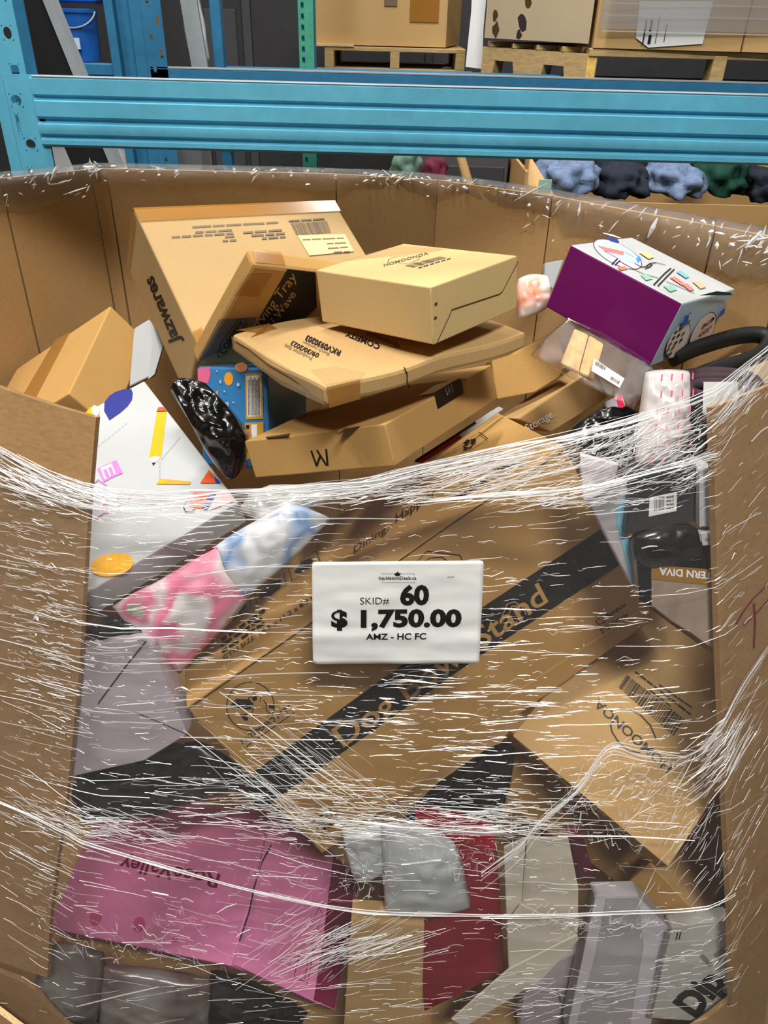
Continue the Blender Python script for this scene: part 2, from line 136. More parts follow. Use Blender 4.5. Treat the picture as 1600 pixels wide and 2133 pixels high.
PRINTS = {
    'jaz': [
        ["T","ink",[-0.83,-0.556,0.056],"Jazwares",[-0.3884,1.3825,1.2701],[-0.4593,1.4973,1.3597],[-0.4226,1.4309,1.2432],0.03,0.0],
        ["D","ink_grey",[0.315,-0.384,0.868],[[-0.2381,1.6866,1.4224],[-0.3962,1.5803,1.4328],[-0.2373,1.6813,1.4197]],5,1],
        ["D","ink_grey",[0.315,-0.384,0.868],[[-0.3219,1.615,1.4212],[-0.3889,1.5695,1.4254],[-0.321,1.61,1.4187]],3,2],
        ["D","ink_grey",[0.315,-0.384,0.868],[[-0.3181,1.6076,1.4165],[-0.4268,1.5345,1.4237],[-0.3172,1.6026,1.414]],6,3],
        ["D","ink_grey",[0.315,-0.384,0.868],[[-0.3153,1.6009,1.4125],[-0.3348,1.587,1.4135],[-0.3143,1.596,1.41]],1,4],
        ["D","ink_grey",[0.315,-0.384,0.868],[[-0.3105,1.5927,1.4071],[-0.3376,1.5746,1.409],[-0.3096,1.5878,1.4046]],2,5],
        ["D","ink_grey",[0.315,-0.384,0.868],[[-0.2284,1.6691,1.4111],[-0.3034,1.6174,1.4155],[-0.2276,1.6639,1.4085]],3,6],
        ["D","ink_grey",[0.315,-0.384,0.868],[[-0.2219,1.6629,1.406],[-0.2874,1.6182,1.4101],[-0.2211,1.6576,1.4034]],3,7],
        ["D","ink_grey",[0.315,-0.384,0.868],[[-0.22,1.654,1.4014],[-0.2669,1.6216,1.4041],[-0.2192,1.6488,1.3988]],3,8],
        ["B","ink_grey",[0.315,-0.384,0.868],[[-0.2143,1.6962,1.418],[-0.1401,1.7456,1.4129],[-0.129,1.7163,1.3959],[-0.1987,1.6676,1.3997]],30,3],
        ["D","ink_grey",[0.315,-0.384,0.868],[[-0.2174,1.6973,1.4196],[-0.1434,1.7482,1.4152],[-0.2179,1.7014,1.4216]],3,9],
        ["P","peach",[0.315,-0.384,0.868],[[[-0.1967,1.6673,1.3988],[-0.1007,1.7266,1.3902],[-0.0791,1.6864,1.3645],[-0.1684,1.6242,1.3695]]]],
        ["D","ink_grey",[0.315,-0.384,0.868],[[-0.1022,1.7155,1.3858],[-0.1882,1.6608,1.3928],[-0.1018,1.7113,1.3838]],4,1],
        ["D","ink_grey",[0.315,-0.384,0.868],[[-0.0974,1.7036,1.3788],[-0.1386,1.6774,1.3822],[-0.097,1.6994,1.3768]],2,2],
        ["D","ink_grey",[0.315,-0.384,0.868],[[-0.0928,1.6931,1.3725],[-0.1357,1.6648,1.3755],[-0.0923,1.6891,1.3705]],2,3],
        ["D","ink_grey",[0.315,-0.384,0.868],[[-0.0881,1.6828,1.3662],[-0.1233,1.6604,1.3691],[-0.0878,1.6787,1.3643]],2,4],
        ["P","tape",[0.315,-0.384,0.868],[[[-0.5014,1.5686,1.4659],[-0.128,1.8176,1.4403],[-0.1138,1.7917,1.4237],[-0.482,1.5423,1.4472]]]],
        ["P","tape",[0.315,-0.384,0.868],[[[-0.3525,1.3331,1.3076],[-0.3378,1.3503,1.3099],[-0.3331,1.3204,1.295],[-0.3399,1.3063,1.2912]]]],
        ["P","tape",[-0.83,-0.556,0.056],[[[-0.503,1.573,1.4631],[-0.4928,1.5564,1.4509],[-0.5396,1.6149,1.3369],[-0.5474,1.6271,1.3413]]]],
    ],
    'tray': [
        ["P","ink",[0.392,-0.73,-0.56],[[[-0.1615,1.2242,1.4554],[-0.1209,1.2562,1.4422],[-0.1254,1.3121,1.3661],[-0.1845,1.3249,1.3081],[-0.2377,1.3008,1.3023],[-0.2452,1.2859,1.3164]]]],
        ["T","tan_ink",[0.392,-0.73,-0.56],"Serving Tray",[-0.2365,1.2894,1.318],[-0.1493,1.2449,1.437],[-0.2444,1.2736,1.333],0.0,0.0],
        ["T","tan_ink",[0.392,-0.73,-0.56],"/ Wave",[-0.1967,1.2941,1.3397],[-0.155,1.2692,1.4012],[-0.2041,1.2808,1.3518],0.0,0.0],
        ["P","tape",[0.392,-0.73,-0.56],[[[-0.2151,1.1961,1.4545],[-0.1841,1.2166,1.4495],[-0.2122,1.2343,1.4067],[-0.246,1.2097,1.415]]]],
        ["P","shade_tape",[0.392,-0.73,-0.56],[[[-0.2784,1.226,1.3711],[-0.2217,1.2623,1.3635],[-0.2405,1.2846,1.3213],[-0.3248,1.2704,1.2808],[-0.3399,1.274,1.2655]]]],  # dark see-through patch, shade on this carton face put into colour
        ["S","ink",[0.392,-0.73,-0.56],[[[-0.2988,1.2781,1.2891],[-0.2878,1.2642,1.3147],[-0.2502,1.2458,1.3651],[-0.2385,1.2523,1.3648],[-0.2406,1.2629,1.3495],[-0.2858,1.2877,1.2856],[-0.2975,1.2849,1.2811],[-0.2988,1.2781,1.2891]]],0.00134],
        ["T","ink",[0.392,-0.73,-0.56],"COMFITY",[-0.2887,1.2855,1.2864],[-0.2405,1.2595,1.354],[-0.295,1.275,1.2956],0.02,0.0],
        ["P","tape",[0.505,-0.338,0.794],[[[-0.2105,1.2177,1.4845],[-0.1734,1.2483,1.4739],[-0.1653,1.2269,1.4597],[-0.2061,1.1934,1.4715]]]],
    ],
    'comf': [
        ["P","tape",[-0.046,0.039,0.998],[[[-0.2521,1.2238,1.3524],[-0.2003,1.2491,1.3538],[-0.184,1.2172,1.3558],[-0.2216,1.1825,1.3554],[-0.2045,1.1961,1.3557]]]],
        ["T","ink",[-0.046,0.039,0.998],"COMFITY",[-0.0149,1.1404,1.3666],[-0.0692,1.1979,1.3619],[-0.0174,1.1182,1.3674],0.03,0.0],
        ["T","ink_grey",[-0.046,0.039,0.998],"Production date:",[-0.1105,1.0909,1.3641],[-0.1617,1.1509,1.3594],[-0.1114,1.0784,1.3645],0.0,0.0],
        ["T","ink",[-0.046,0.039,0.998],"09/30/2023",[-0.1013,1.1011,1.3641],[-0.1514,1.1596,1.3595],[-0.1029,1.0863,1.3646],0.02,0.0],
        ["T","ink_grey",[-0.046,0.039,0.998],"Batch number:",[-0.0877,1.1025,1.3647],[-0.1347,1.1587,1.3604],[-0.0883,1.0919,1.3651],0,0.0],
        ["T","ink",[-0.046,0.039,0.998],"RKV0930203",[-0.0716,1.1102,1.3652],[-0.1316,1.1797,1.3597],[-0.0732,1.0911,1.3658],0.03,0.0],
        ["T","ink_blue",[-0.046,0.039,0.998],"Questions? C",[0.0154,1.1387,1.3681],[-0.0336,1.1933,1.3637],[0.0125,1.1232,1.3686],0.0,0.0],
        ["P","tape_gloss",[-0.046,0.039,0.998],[[[-0.0798,0.9687,1.3703],[-0.0366,0.9952,1.3712],[-0.033,1.0229,1.3703],[-0.0748,1.0502,1.3673],[-0.1082,1.0362,1.3663]]]],
        ["P","tape",[0.592,-0.804,0.059],[[[-0.0795,0.9655,1.3703],[-0.038,0.9961,1.3701],[-0.0364,0.9952,1.3424],[-0.0761,0.9658,1.3404]]]],
        ["S","ink",[0.592,-0.804,0.059],[[[0.0178,1.0375,1.3744],[0.023,1.0406,1.3645],[0.0241,1.0406,1.3534],[0.028,1.0426,1.3407]]],0.0015],
        ["S","rip",[-0.804,-0.594,-0.014],[[[-0.2469,1.1908,1.346],[-0.2166,1.1497,1.3521],[-0.1797,1.0997,1.3518],[-0.1368,1.0415,1.3537],[-0.1052,0.9989,1.3497]]],0.00193],
        ["P","tape_gloss",[-0.804,-0.594,-0.014],[[[-0.2555,1.2024,1.3512],[-0.0881,0.9753,1.3678],[-0.0799,0.9647,1.3444],[-0.1547,1.0663,1.3335],[-0.2549,1.2021,1.3301]]]],
    ],
    'amoo': [
        ["T","ink_grey",[-0.102,0.049,0.994],"HOMOONOA",[-0.0099,1.2048,1.4676],[0.0609,1.2687,1.4717],[-0.0109,1.2215,1.4667],0.02,0.0],
        ["S","ink_grey",[-0.102,0.049,0.994],[[[-0.0042,1.2292,1.467],[-0.0029,1.2527,1.466],[0.0086,1.2697,1.4663],[0.0279,1.2699,1.4682]],[[0.0123,1.2169,1.4693],[0.0308,1.2138,1.4713],[0.0439,1.2362,1.4716],[0.0468,1.2595,1.4707]]],0.0012],
        ["B","ink_grey",[-0.102,0.049,0.994],[[0.0218,1.2006,1.4711],[0.0774,1.2451,1.4745],[0.0879,1.2309,1.4763],[0.0354,1.1832,1.4733]],26,5],
        ["D","ink_grey",[-0.102,0.049,0.994],[[0.0424,1.1745,1.4745],[0.0957,1.2247,1.4774],[0.0421,1.1806,1.4741]],6,3],
        ["P","tape_faint",[-0.102,0.049,0.994],[[[-0.0875,1.258,1.457],[0.0192,1.3565,1.4631],[0.0947,1.2967,1.4737],[0.0668,1.2811,1.4717],[-0.0417,1.2699,1.4611]]]],
        ["S","rip",[0.732,-0.672,0.108],[[[0.0678,1.0598,1.4009],[0.0862,1.0853,1.435],[0.0887,1.0891,1.4415],[0.1671,1.1743,1.44],[0.1719,1.1799,1.4428],[0.1953,1.2112,1.4792]]],0.00151],
        ["S","rip",[0.732,-0.672,0.108],[[[0.0627,1.0633,1.4575],[0.0655,1.0663,1.4573]],[[0.063,1.0606,1.4386],[0.0658,1.0636,1.4383]]],0.00335],
    ],
    'leftkraft': [
        ["P","tape",[-0.56,-0.203,0.803],[[[-0.7217,1.684,1.1717],[-0.7694,1.7025,1.143],[-0.784,1.5032,1.0824],[-0.7239,1.4469,1.1102]]]],
    ],
    'pencil': [
        ["P","navy",[-0.146,-0.337,0.93],[[[-0.5443,1.3484,1.1396],[-0.5493,1.3712,1.1471],[-0.5443,1.3853,1.153],[-0.5342,1.395,1.1581],[-0.518,1.4,1.1625],[-0.5019,1.3974,1.1641],[-0.4961,1.3852,1.1605],[-0.4938,1.3675,1.1545],[-0.4988,1.3524,1.1482],[-0.5102,1.3372,1.1409],[-0.527,1.3219,1.1327]]]],
        ["P","amber",[-0.146,-0.337,0.93],[[[-0.4359,1.3283,1.1493],[-0.416,1.3265,1.1518],[-0.4041,1.2173,1.114],[-0.4167,1.2223,1.1139],[-0.4264,1.2182,1.1109]]]],
        ["P","skin_pink",[-0.146,-0.337,0.93],[[[-0.4264,1.2182,1.1109],[-0.4167,1.2223,1.1139],[-0.4041,1.2173,1.114],[-0.4146,1.2006,1.1063]]]],
        ["P","ink",[-0.146,-0.337,0.93],[[[-0.4185,1.2064,1.1078],[-0.4117,1.2076,1.1093],[-0.4144,1.1995,1.106]]]],
        ["P","rust",[-0.146,-0.337,0.93],[[[-0.4365,1.3308,1.1502],[-0.4357,1.3403,1.1537],[-0.4253,1.3399,1.1552],[-0.4163,1.3277,1.1522]]]],
        ["S","ink",[-0.146,-0.337,0.93],[[[-0.4362,1.3296,1.1497],[-0.4163,1.3277,1.1522]]],0.00182],
        ["T","orchid",[-0.146,-0.337,0.93],"E",[-0.5168,1.2091,1.0934],[-0.4959,1.1769,1.085],[-0.4921,1.2208,1.1015],0.1,0.0],
        ["T","white",[-0.146,-0.337,0.93],"E",[-0.5138,1.2077,1.0934],[-0.4989,1.1814,1.0862],[-0.4953,1.2159,1.0992],0.0,0.0],
        ["S","orchid",[-0.146,-0.337,0.93],[[[-0.4963,1.097,1.0559],[-0.4835,1.106,1.0612],[-0.4778,1.117,1.0661],[-0.4862,1.1329,1.0705],[-0.4884,1.1184,1.0649],[-0.477,1.1072,1.0627],[-0.4479,1.1271,1.0744]],[[-0.5164,1.1744,1.0809],[-0.5114,1.182,1.0844],[-0.4925,1.1671,1.082]],[[-0.465,1.1372,1.0754],[-0.4583,1.1413,1.078]],[[-0.4424,1.1323,1.0772],[-0.4408,1.1401,1.0803]]],0.00247],
        ["P","amber",[-0.146,-0.337,0.93],[[[-0.4002,1.1581,1.0932],[-0.3947,1.1686,1.0979],[-0.3379,1.155,1.1018],[-0.3384,1.149,1.0996]]]],
        ["P","ochre",[-0.146,-0.337,0.93],[[[-0.3853,1.1653,1.0981],[-0.3377,1.1539,1.1015],[-0.3384,1.149,1.0996],[-0.386,1.1562,1.0947]]]],
        ["P","orange",[-0.146,-0.337,0.93],[[[-0.3269,1.1324,1.0954],[-0.2977,1.1287,1.0986],[-0.3038,1.0915,1.0841],[-0.3333,1.1038,1.084]]]],
        ["P","navy",[-0.146,-0.337,0.93],[[[-0.2977,1.1287,1.0986],[-0.2857,1.1271,1.0999],[-0.2986,1.0899,1.0844],[-0.3075,1.0938,1.0844]]]],
        ["P","skin_pink",[-0.146,-0.337,0.93],[[[-0.2849,1.127,1.1],[-0.2611,1.119,1.1008],[-0.2521,1.1032,1.0965],[-0.2952,1.0894,1.0847]]]],
        ["P","orange",[-0.146,-0.337,0.93],[[[-0.3197,1.1485,1.1023],[-0.309,1.1758,1.1139],[-0.295,1.1585,1.1098],[-0.2928,1.145,1.1053]]]],
        ["P","navy",[-0.146,-0.337,0.93],[[[-0.297,1.1597,1.11],[-0.2859,1.1491,1.1079],[-0.2834,1.1438,1.1063],[-0.292,1.1449,1.1054]]]],
        ["E","amber",[-0.146,-0.337,0.93],[[-0.4396,1.0031,1.0308],[-0.4047,1.0061,1.0373],[-0.4308,0.9817,1.0244]]],
        ["S","ochre",[-0.146,-0.337,0.93],[[[-0.4681,1.0046,1.0268],[-0.4576,1.0104,1.0306],[-0.4372,1.0099,1.0336]],[[-0.4333,1.0201,1.0379],[-0.4255,1.0016,1.0324]],[[-0.418,1.0202,1.0403],[-0.4128,1.0019,1.0345]]],0.00118],
        ["S","ink_lilac",[-0.146,-0.337,0.93],[[[-0.5323,1.2605,1.1096],[-0.5294,1.2635,1.1111]],[[-0.5274,1.2661,1.1124],[-0.5245,1.2691,1.114]],[[-0.5224,1.2717,1.1152],[-0.5195,1.2747,1.1168]],[[-0.5175,1.2774,1.1181],[-0.5145,1.2804,1.1196]],[[-0.5125,1.283,1.1209],[-0.5095,1.286,1.1225]],[[-0.5074,1.2887,1.1238],[-0.5045,1.2917,1.1253]],[[-0.5024,1.2944,1.1266],[-0.4994,1.2975,1.1282]],[[-0.4973,1.3002,1.1295],[-0.4944,1.3032,1.1311]],[[-0.4922,1.3059,1.1324],[-0.4892,1.309,1.134]]],0.00125],
        ["S","ink_lilac",[-0.146,-0.337,0.93],[[[-0.3777,1.2586,1.1332],[-0.3796,1.2544,1.1313]],[[-0.381,1.2524,1.1304],[-0.3828,1.2482,1.1286]],[[-0.3842,1.2462,1.1276],[-0.3861,1.242,1.1258]],[[-0.3874,1.24,1.1249],[-0.3893,1.2359,1.1231]],[[-0.3907,1.2339,1.1222],[-0.3925,1.2298,1.1204]],[[-0.3939,1.2278,1.1195],[-0.3957,1.2237,1.1177]],[[-0.397,1.2217,1.1168],[-0.3988,1.2176,1.115]],[[-0.4002,1.2157,1.1141],[-0.402,1.2116,1.1123]],[[-0.4038,1.2076,1.1106],[-0.4035,1.2022,1.1087]],[[-0.4019,1.1988,1.1077],[-0.4017,1.1935,1.1058]],[[-0.4001,1.1902,1.1048],[-0.3998,1.1849,1.103]],[[-0.3983,1.1815,1.102],[-0.398,1.1763,1.1001]],[[-0.3964,1.173,1.0992],[-0.3962,1.1678,1.0973]]],0.00123],
        ["S","ink",[-0.146,-0.337,0.93],[[[-0.3293,1.1317,1.0947],[-0.3315,1.13,1.0938]],[[-0.3367,1.113,1.0868],[-0.3405,1.1018,1.0821],[-0.3343,1.0914,1.0793],[-0.3242,1.0902,1.0805],[-0.3185,1.0952,1.0832]]],0.00132],
        ["P","amber",[-0.146,-0.337,0.93],[[[-0.5791,1.3464,1.1335],[-0.5733,1.3601,1.1393],[-0.5626,1.3561,1.1395],[-0.5598,1.3315,1.1311]]]],
        ["E","skin_pink",[-0.146,-0.337,0.93],[[-0.5605,1.3485,1.1371],[-0.5544,1.3497,1.1385],[-0.5536,1.3335,1.1328]]],
    ],
    'blue': [
        ["P","rose",[-0.325,-0.894,0.308],[[[-0.33,1.2576,1.2699],[-0.3063,1.2513,1.2767],[-0.3059,1.2464,1.2628],[-0.3108,1.2439,1.2504],[-0.3191,1.2449,1.2443],[-0.33,1.2493,1.2457]]]],
        ["E","orange_y",[-0.325,-0.894,0.308],[[-0.2721,1.2341,1.2628],[-0.2637,1.2315,1.2642],[-0.2724,1.2305,1.252]]],
        ["E","orange_p",[-0.325,-0.894,0.308],[[-0.2488,1.2332,1.2849],[-0.2374,1.2297,1.2866],[-0.2489,1.2307,1.2772]]],
        ["P","orange_p",[-0.325,-0.894,0.308],[[[-0.3061,1.2347,1.2285],[-0.2922,1.2342,1.2417],[-0.2937,1.2276,1.2211],[-0.2984,1.228,1.2172],[-0.3055,1.2318,1.2207]]]],
        ["P","ochre",[-0.325,-0.894,0.308],[[[-0.242,1.2275,1.2753],[-0.2109,1.2186,1.2825],[-0.2101,1.1931,1.2091],[-0.2417,1.2021,1.2019]]]],
        ["P","white",[-0.325,-0.894,0.308],[[[-0.2395,1.2254,1.2719],[-0.2143,1.2184,1.2782],[-0.2136,1.1957,1.2131],[-0.239,1.2029,1.2071]]]],
        ["D","ink_grey",[-0.325,-0.894,0.308],[[-0.2372,1.2031,1.2098],[-0.2369,1.223,1.2677],[-0.236,1.2028,1.21]],5,0],
        ["D","ink_grey",[-0.325,-0.894,0.308],[[-0.2346,1.2024,1.2102],[-0.2344,1.223,1.2704],[-0.2335,1.202,1.2104]],5,1],
        ["D","ink_grey",[-0.325,-0.894,0.308],[[-0.2321,1.2016,1.2107],[-0.2318,1.223,1.2731],[-0.2309,1.2013,1.2109]],5,2],
        ["D","ink_grey",[-0.325,-0.894,0.308],[[-0.2295,1.2008,1.2111],[-0.2294,1.2207,1.2689],[-0.2284,1.2005,1.2113]],5,3],
        ["D","ink_grey",[-0.325,-0.894,0.308],[[-0.227,1.2001,1.2116],[-0.2268,1.2207,1.2716],[-0.2259,1.1997,1.2118]],5,4],
        ["D","ink_grey",[-0.325,-0.894,0.308],[[-0.2245,1.1993,1.212],[-0.2243,1.2207,1.2743],[-0.2233,1.1989,1.2122]],5,5],
        ["D","ink_grey",[-0.325,-0.894,0.308],[[-0.2219,1.1985,1.2124],[-0.2219,1.2184,1.2701],[-0.2208,1.1982,1.2127]],5,6],
        ["D","ink_grey",[-0.325,-0.894,0.308],[[-0.2194,1.1978,1.2129],[-0.2193,1.2184,1.2728],[-0.2183,1.1974,1.2131]],5,7],
        ["D","ink_grey",[-0.325,-0.894,0.308],[[-0.2169,1.197,1.2133],[-0.2168,1.2184,1.2755],[-0.2157,1.1966,1.2135]],5,8],
        ["P","ochre",[-0.325,-0.894,0.308],[[[-0.2427,1.2005,1.1962],[-0.2093,1.1912,1.2046],[-0.2091,1.1757,1.1599],[-0.2422,1.1787,1.1335]]]],
        ["P","white",[-0.325,-0.894,0.308],[[[-0.2313,1.1962,1.1959],[-0.2207,1.1933,1.1986],[-0.2211,1.1867,1.179],[-0.2308,1.188,1.1724]]]],
        ["E","coral",[-0.325,-0.894,0.308],[[-0.2369,1.1928,1.18],[-0.2333,1.1917,1.1806],[-0.237,1.1912,1.1752]]],
        ["P","ink",[-0.325,-0.894,0.308],[[[-0.241,1.1989,1.1934],[-0.2348,1.197,1.1945],[-0.2349,1.1949,1.1882],[-0.2403,1.1965,1.1873]]]],
        ["P","grey_label",[-0.325,-0.894,0.308],[[[-0.2874,1.2257,1.2222],[-0.2722,1.2213,1.2256],[-0.2703,1.2091,1.1921],[-0.2836,1.2164,1.1992]]]],
        ["E","rose",[-0.325,-0.894,0.308],[[-0.2513,1.1792,1.1253],[-0.2414,1.1763,1.1272],[-0.2515,1.1767,1.118]]],
        ["E","coral",[-0.325,-0.894,0.308],[[-0.2429,1.1814,1.1406],[-0.2394,1.1804,1.1413],[-0.243,1.1798,1.1358]]],
        ["E","pale_blue",[-0.325,-0.894,0.308],[[-0.2864,1.237,1.2559],[-0.2847,1.2364,1.2562],[-0.2865,1.2359,1.2528]]],
        ["E","pale_blue",[-0.325,-0.894,0.308],[[-0.2537,1.2253,1.2566],[-0.2511,1.2245,1.257],[-0.2538,1.2242,1.2535]]],
        ["E","pale_blue",[-0.325,-0.894,0.308],[[-0.2922,1.2446,1.272],[-0.2909,1.2442,1.2722],[-0.2922,1.2441,1.2704]]],
        ["E","pale_blue",[-0.325,-0.894,0.308],[[-0.2633,1.2183,1.2263],[-0.2619,1.2179,1.2265],[-0.2633,1.2178,1.2247]]],
        ["E","pale_blue",[-0.325,-0.894,0.308],[[-0.2524,1.2043,1.1969],[-0.2511,1.2038,1.1971],[-0.2525,1.2037,1.1953]]],
        ["E","pale_blue",[-0.325,-0.894,0.308],[[-0.2534,1.1901,1.1547],[-0.2516,1.1895,1.155],[-0.2534,1.189,1.1514]]],
        ["E","pale_blue",[-0.325,-0.894,0.308],[[-0.2788,1.2293,1.2416],[-0.2775,1.2289,1.2418],[-0.2789,1.2287,1.24]]],
    ],
    'wbox': [
        ["S","ink",[-0.497,-0.862,0.101],[[[-0.1138,1.0461,1.2292],[-0.1056,1.0388,1.2074]],[[-0.1044,1.0412,1.233],[-0.09,1.0306,1.2142]],[[-0.1056,1.0388,1.2074],[-0.0999,1.0375,1.2243]],[[-0.0898,1.0334,1.2393],[-0.0877,1.0293,1.2142]]],0.00369],
        ["P","rip",[-0.262,0.26,0.929],[[[-0.1932,1.1024,1.2208],[-0.1499,1.0815,1.2389],[-0.1499,1.0638,1.2439],[-0.1883,1.0866,1.2266]]]],
        ["P","rip",[-0.262,0.26,0.929],[[[-0.0785,1.025,1.2749],[-0.0678,0.9931,1.2868],[-0.0618,1.0204,1.2808],[-0.0354,1.0115,1.2908],[-0.0449,1.0049,1.2899],[-0.0613,0.9993,1.2869],[-0.0671,0.9826,1.2899]]]],
        ["P","black_gloss",[0.827,-0.436,0.355],[[[0.0738,1.1242,1.2937],[0.1218,1.2088,1.2856],[0.1279,1.2012,1.2622],[0.0801,1.1179,1.2712]]]],
        ["P","black_gloss",[-0.262,0.26,0.929],[[[0.0511,1.1546,1.2751],[0.081,1.2227,1.2645],[0.1256,1.2469,1.2703],[0.0753,1.1484,1.2837]]]],
        ["S","white",[0.827,-0.436,0.355],[[[0.0923,1.1567,1.2905],[0.0969,1.1557,1.2785]],[[0.0975,1.1651,1.2886],[0.1031,1.1663,1.2772]],[[0.0969,1.1557,1.2785],[0.0994,1.1647,1.2838]],[[0.1037,1.1759,1.2874],[0.1066,1.1724,1.2763]]],0.00186],
    ],
    'purple': [
        ["E","lilac",[0.229,-0.08,0.97],[[0.4029,1.4097,1.4446],[0.4389,1.376,1.4334],[0.3793,1.3456,1.4449]]],
        ["R","plum",[0.229,-0.08,0.97],[[0.4029,1.4097,1.4446],[0.4389,1.376,1.4334],[0.3793,1.3456,1.4449]],0.00171],
        ["E","pale_blue",[0.229,-0.08,0.97],[[0.4123,1.4268,1.4438],[0.4396,1.4009,1.4353],[0.3967,1.3845,1.444]]],
        ["P","brick",[0.229,-0.08,0.97],[[[0.3678,1.4247,1.4542],[0.4212,1.4336,1.4423],[0.4132,1.4078,1.4421],[0.3797,1.4017,1.4494]]]],
        ["S","slate",[0.229,-0.08,0.97],[[[0.3761,1.4014,1.4503],[0.3946,1.3817,1.4443]],[[0.4219,1.4292,1.4418],[0.4352,1.4172,1.4376]]],0.0017],
        ["E","navy",[0.229,-0.08,0.97],[[0.4131,1.4892,1.4488],[0.4237,1.4859,1.446],[0.4087,1.4758,1.4487]]],
        ["P","sky",[0.229,-0.08,0.97],[[[0.4367,1.4085,1.4366],[0.4492,1.4326,1.4356],[0.4485,1.4126,1.4341],[0.4343,1.3853,1.4352]]]],
        ["S","ink",[0.229,-0.08,0.97],[[[0.3751,1.3348,1.445],[0.3954,1.3775,1.4438]],[[0.3817,1.3373,1.4437],[0.398,1.3701,1.4425]],[[0.3967,1.3644,1.4424],[0.4093,1.3484,1.4381],[0.4304,1.3301,1.4316],[0.4565,1.3309,1.4255]],[[0.427,1.3776,1.4363],[0.4363,1.3659,1.4331],[0.4488,1.3795,1.4313],[0.4624,1.4037,1.4301],[0.4776,1.4198,1.4278],[0.4953,1.4207,1.4238]],[[0.4417,1.3629,1.4316],[0.4538,1.3786,1.4301],[0.4653,1.401,1.4292]],[[0.4361,1.2847,1.4265],[0.4789,1.3668,1.4232],[0.503,1.4097,1.421]],[[0.4439,1.2859,1.4247],[0.4834,1.361,1.4216],[0.5093,1.4095,1.4195]],[[0.4697,1.3227,1.4217],[0.4863,1.3149,1.4171],[0.512,1.3007,1.4099]]],0.00244],
        ["P","coral",[0.229,-0.08,0.97],[[[0.3827,1.3268,1.4426],[0.3995,1.3435,1.44],[0.4038,1.3332,1.4381],[0.3854,1.3133,1.4408]]]],
        ["P","sage",[0.229,-0.08,0.97],[[[0.4217,1.3195,1.4327],[0.435,1.3311,1.4306],[0.4444,1.318,1.4273],[0.4258,1.2965,1.4299]]]],
        ["P","sage",[0.229,-0.08,0.97],[[[0.4544,1.293,1.4229],[0.4742,1.3087,1.4195],[0.48,1.2937,1.4169],[0.4604,1.2703,1.4196]]]],
        ["P","brick",[0.229,-0.08,0.97],[[[0.4826,1.3493,1.4208],[0.4965,1.3635,1.4187],[0.507,1.3398,1.4143],[0.4972,1.3223,1.4152]]]],
        ["P","brick",[0.229,-0.08,0.97],[[[0.4989,1.3277,1.4152],[0.5125,1.3436,1.4133],[0.518,1.3194,1.41],[0.5056,1.3047,1.4117]]]],
        ["P","teal_p",[0.229,-0.08,0.97],[[[0.5075,1.3941,1.4187],[0.5209,1.4084,1.4167],[0.5308,1.3876,1.4126],[0.5191,1.3704,1.414]]]],
        ["P","tan_p",[0.229,-0.08,0.97],[[[0.5274,1.3627,1.4114],[0.5447,1.3747,1.4083],[0.5507,1.3523,1.405],[0.5334,1.3319,1.4074]]]],
        ["P","peach",[0.229,-0.08,0.97],[[[0.4528,1.4504,1.4362],[0.4719,1.4701,1.4333],[0.4815,1.4472,1.4292],[0.4643,1.4244,1.4314]]]],
        ["E","cream_p",[0.7,-0.679,-0.221],[[0.496,1.2846,1.3345],[0.505,1.2835,1.3664],[0.5238,1.3196,1.3149]]],
        ["R","plum",[0.7,-0.679,-0.221],[[0.496,1.2846,1.3345],[0.505,1.2835,1.3664],[0.5238,1.3196,1.3149]],0.00132],
        ["E","cream_p",[0.7,-0.679,-0.221],[[0.5664,1.3612,1.3224],[0.576,1.3586,1.3608],[0.5999,1.403,1.3]]],
        ["R","plum",[0.7,-0.679,-0.221],[[0.5664,1.3612,1.3224],[0.576,1.3586,1.3608],[0.5999,1.403,1.3]],0.00139],
        ["E","ink",[0.7,-0.679,-0.221],[[0.4786,1.2587,1.3588],[0.4811,1.2604,1.3614],[0.4812,1.2621,1.3567]]],
        ["E","slate",[0.7,-0.679,-0.221],[[0.4891,1.2688,1.3613],[0.4917,1.2705,1.364],[0.4918,1.2722,1.3592]]],
        ["E","brown",[0.7,-0.679,-0.221],[[0.4948,1.2729,1.3667],[0.4974,1.2746,1.3693],[0.4975,1.2763,1.3646]]],
        ["E","ink",[0.7,-0.679,-0.221],[[0.478,1.2617,1.3476],[0.4805,1.2635,1.3503],[0.4806,1.2651,1.3455]]],
        ["E","ink",[0.7,-0.679,-0.221],[[0.4897,1.2738,1.3477],[0.4923,1.2755,1.3504],[0.4924,1.2773,1.3455]]],
        ["E","slate",[0.7,-0.679,-0.221],[[0.5022,1.2871,1.3466],[0.5048,1.2888,1.3493],[0.505,1.2906,1.3444]]],
        ["E","brown",[0.7,-0.679,-0.221],[[0.475,1.2623,1.3363],[0.4775,1.2641,1.339],[0.4776,1.2658,1.3341]]],
        ["E","ink",[0.7,-0.679,-0.221],[[0.4894,1.2782,1.3333],[0.492,1.2799,1.336],[0.4921,1.2817,1.3311]]],
        ["E","ink",[0.7,-0.679,-0.221],[[0.5023,1.2913,1.3339],[0.5049,1.2931,1.3366],[0.5051,1.2949,1.3316]]],
        ["E","slate",[0.7,-0.679,-0.221],[[0.4738,1.2644,1.3261],[0.4764,1.2662,1.3288],[0.4764,1.2679,1.3238]]],
        ["E","brown",[0.7,-0.679,-0.221],[[0.4862,1.2776,1.3248],[0.4888,1.2794,1.3275],[0.4889,1.2812,1.3225]]],
        ["E","ink",[0.7,-0.679,-0.221],[[0.4847,1.2801,1.3125],[0.4873,1.2819,1.3152],[0.4874,1.2837,1.3102]]],
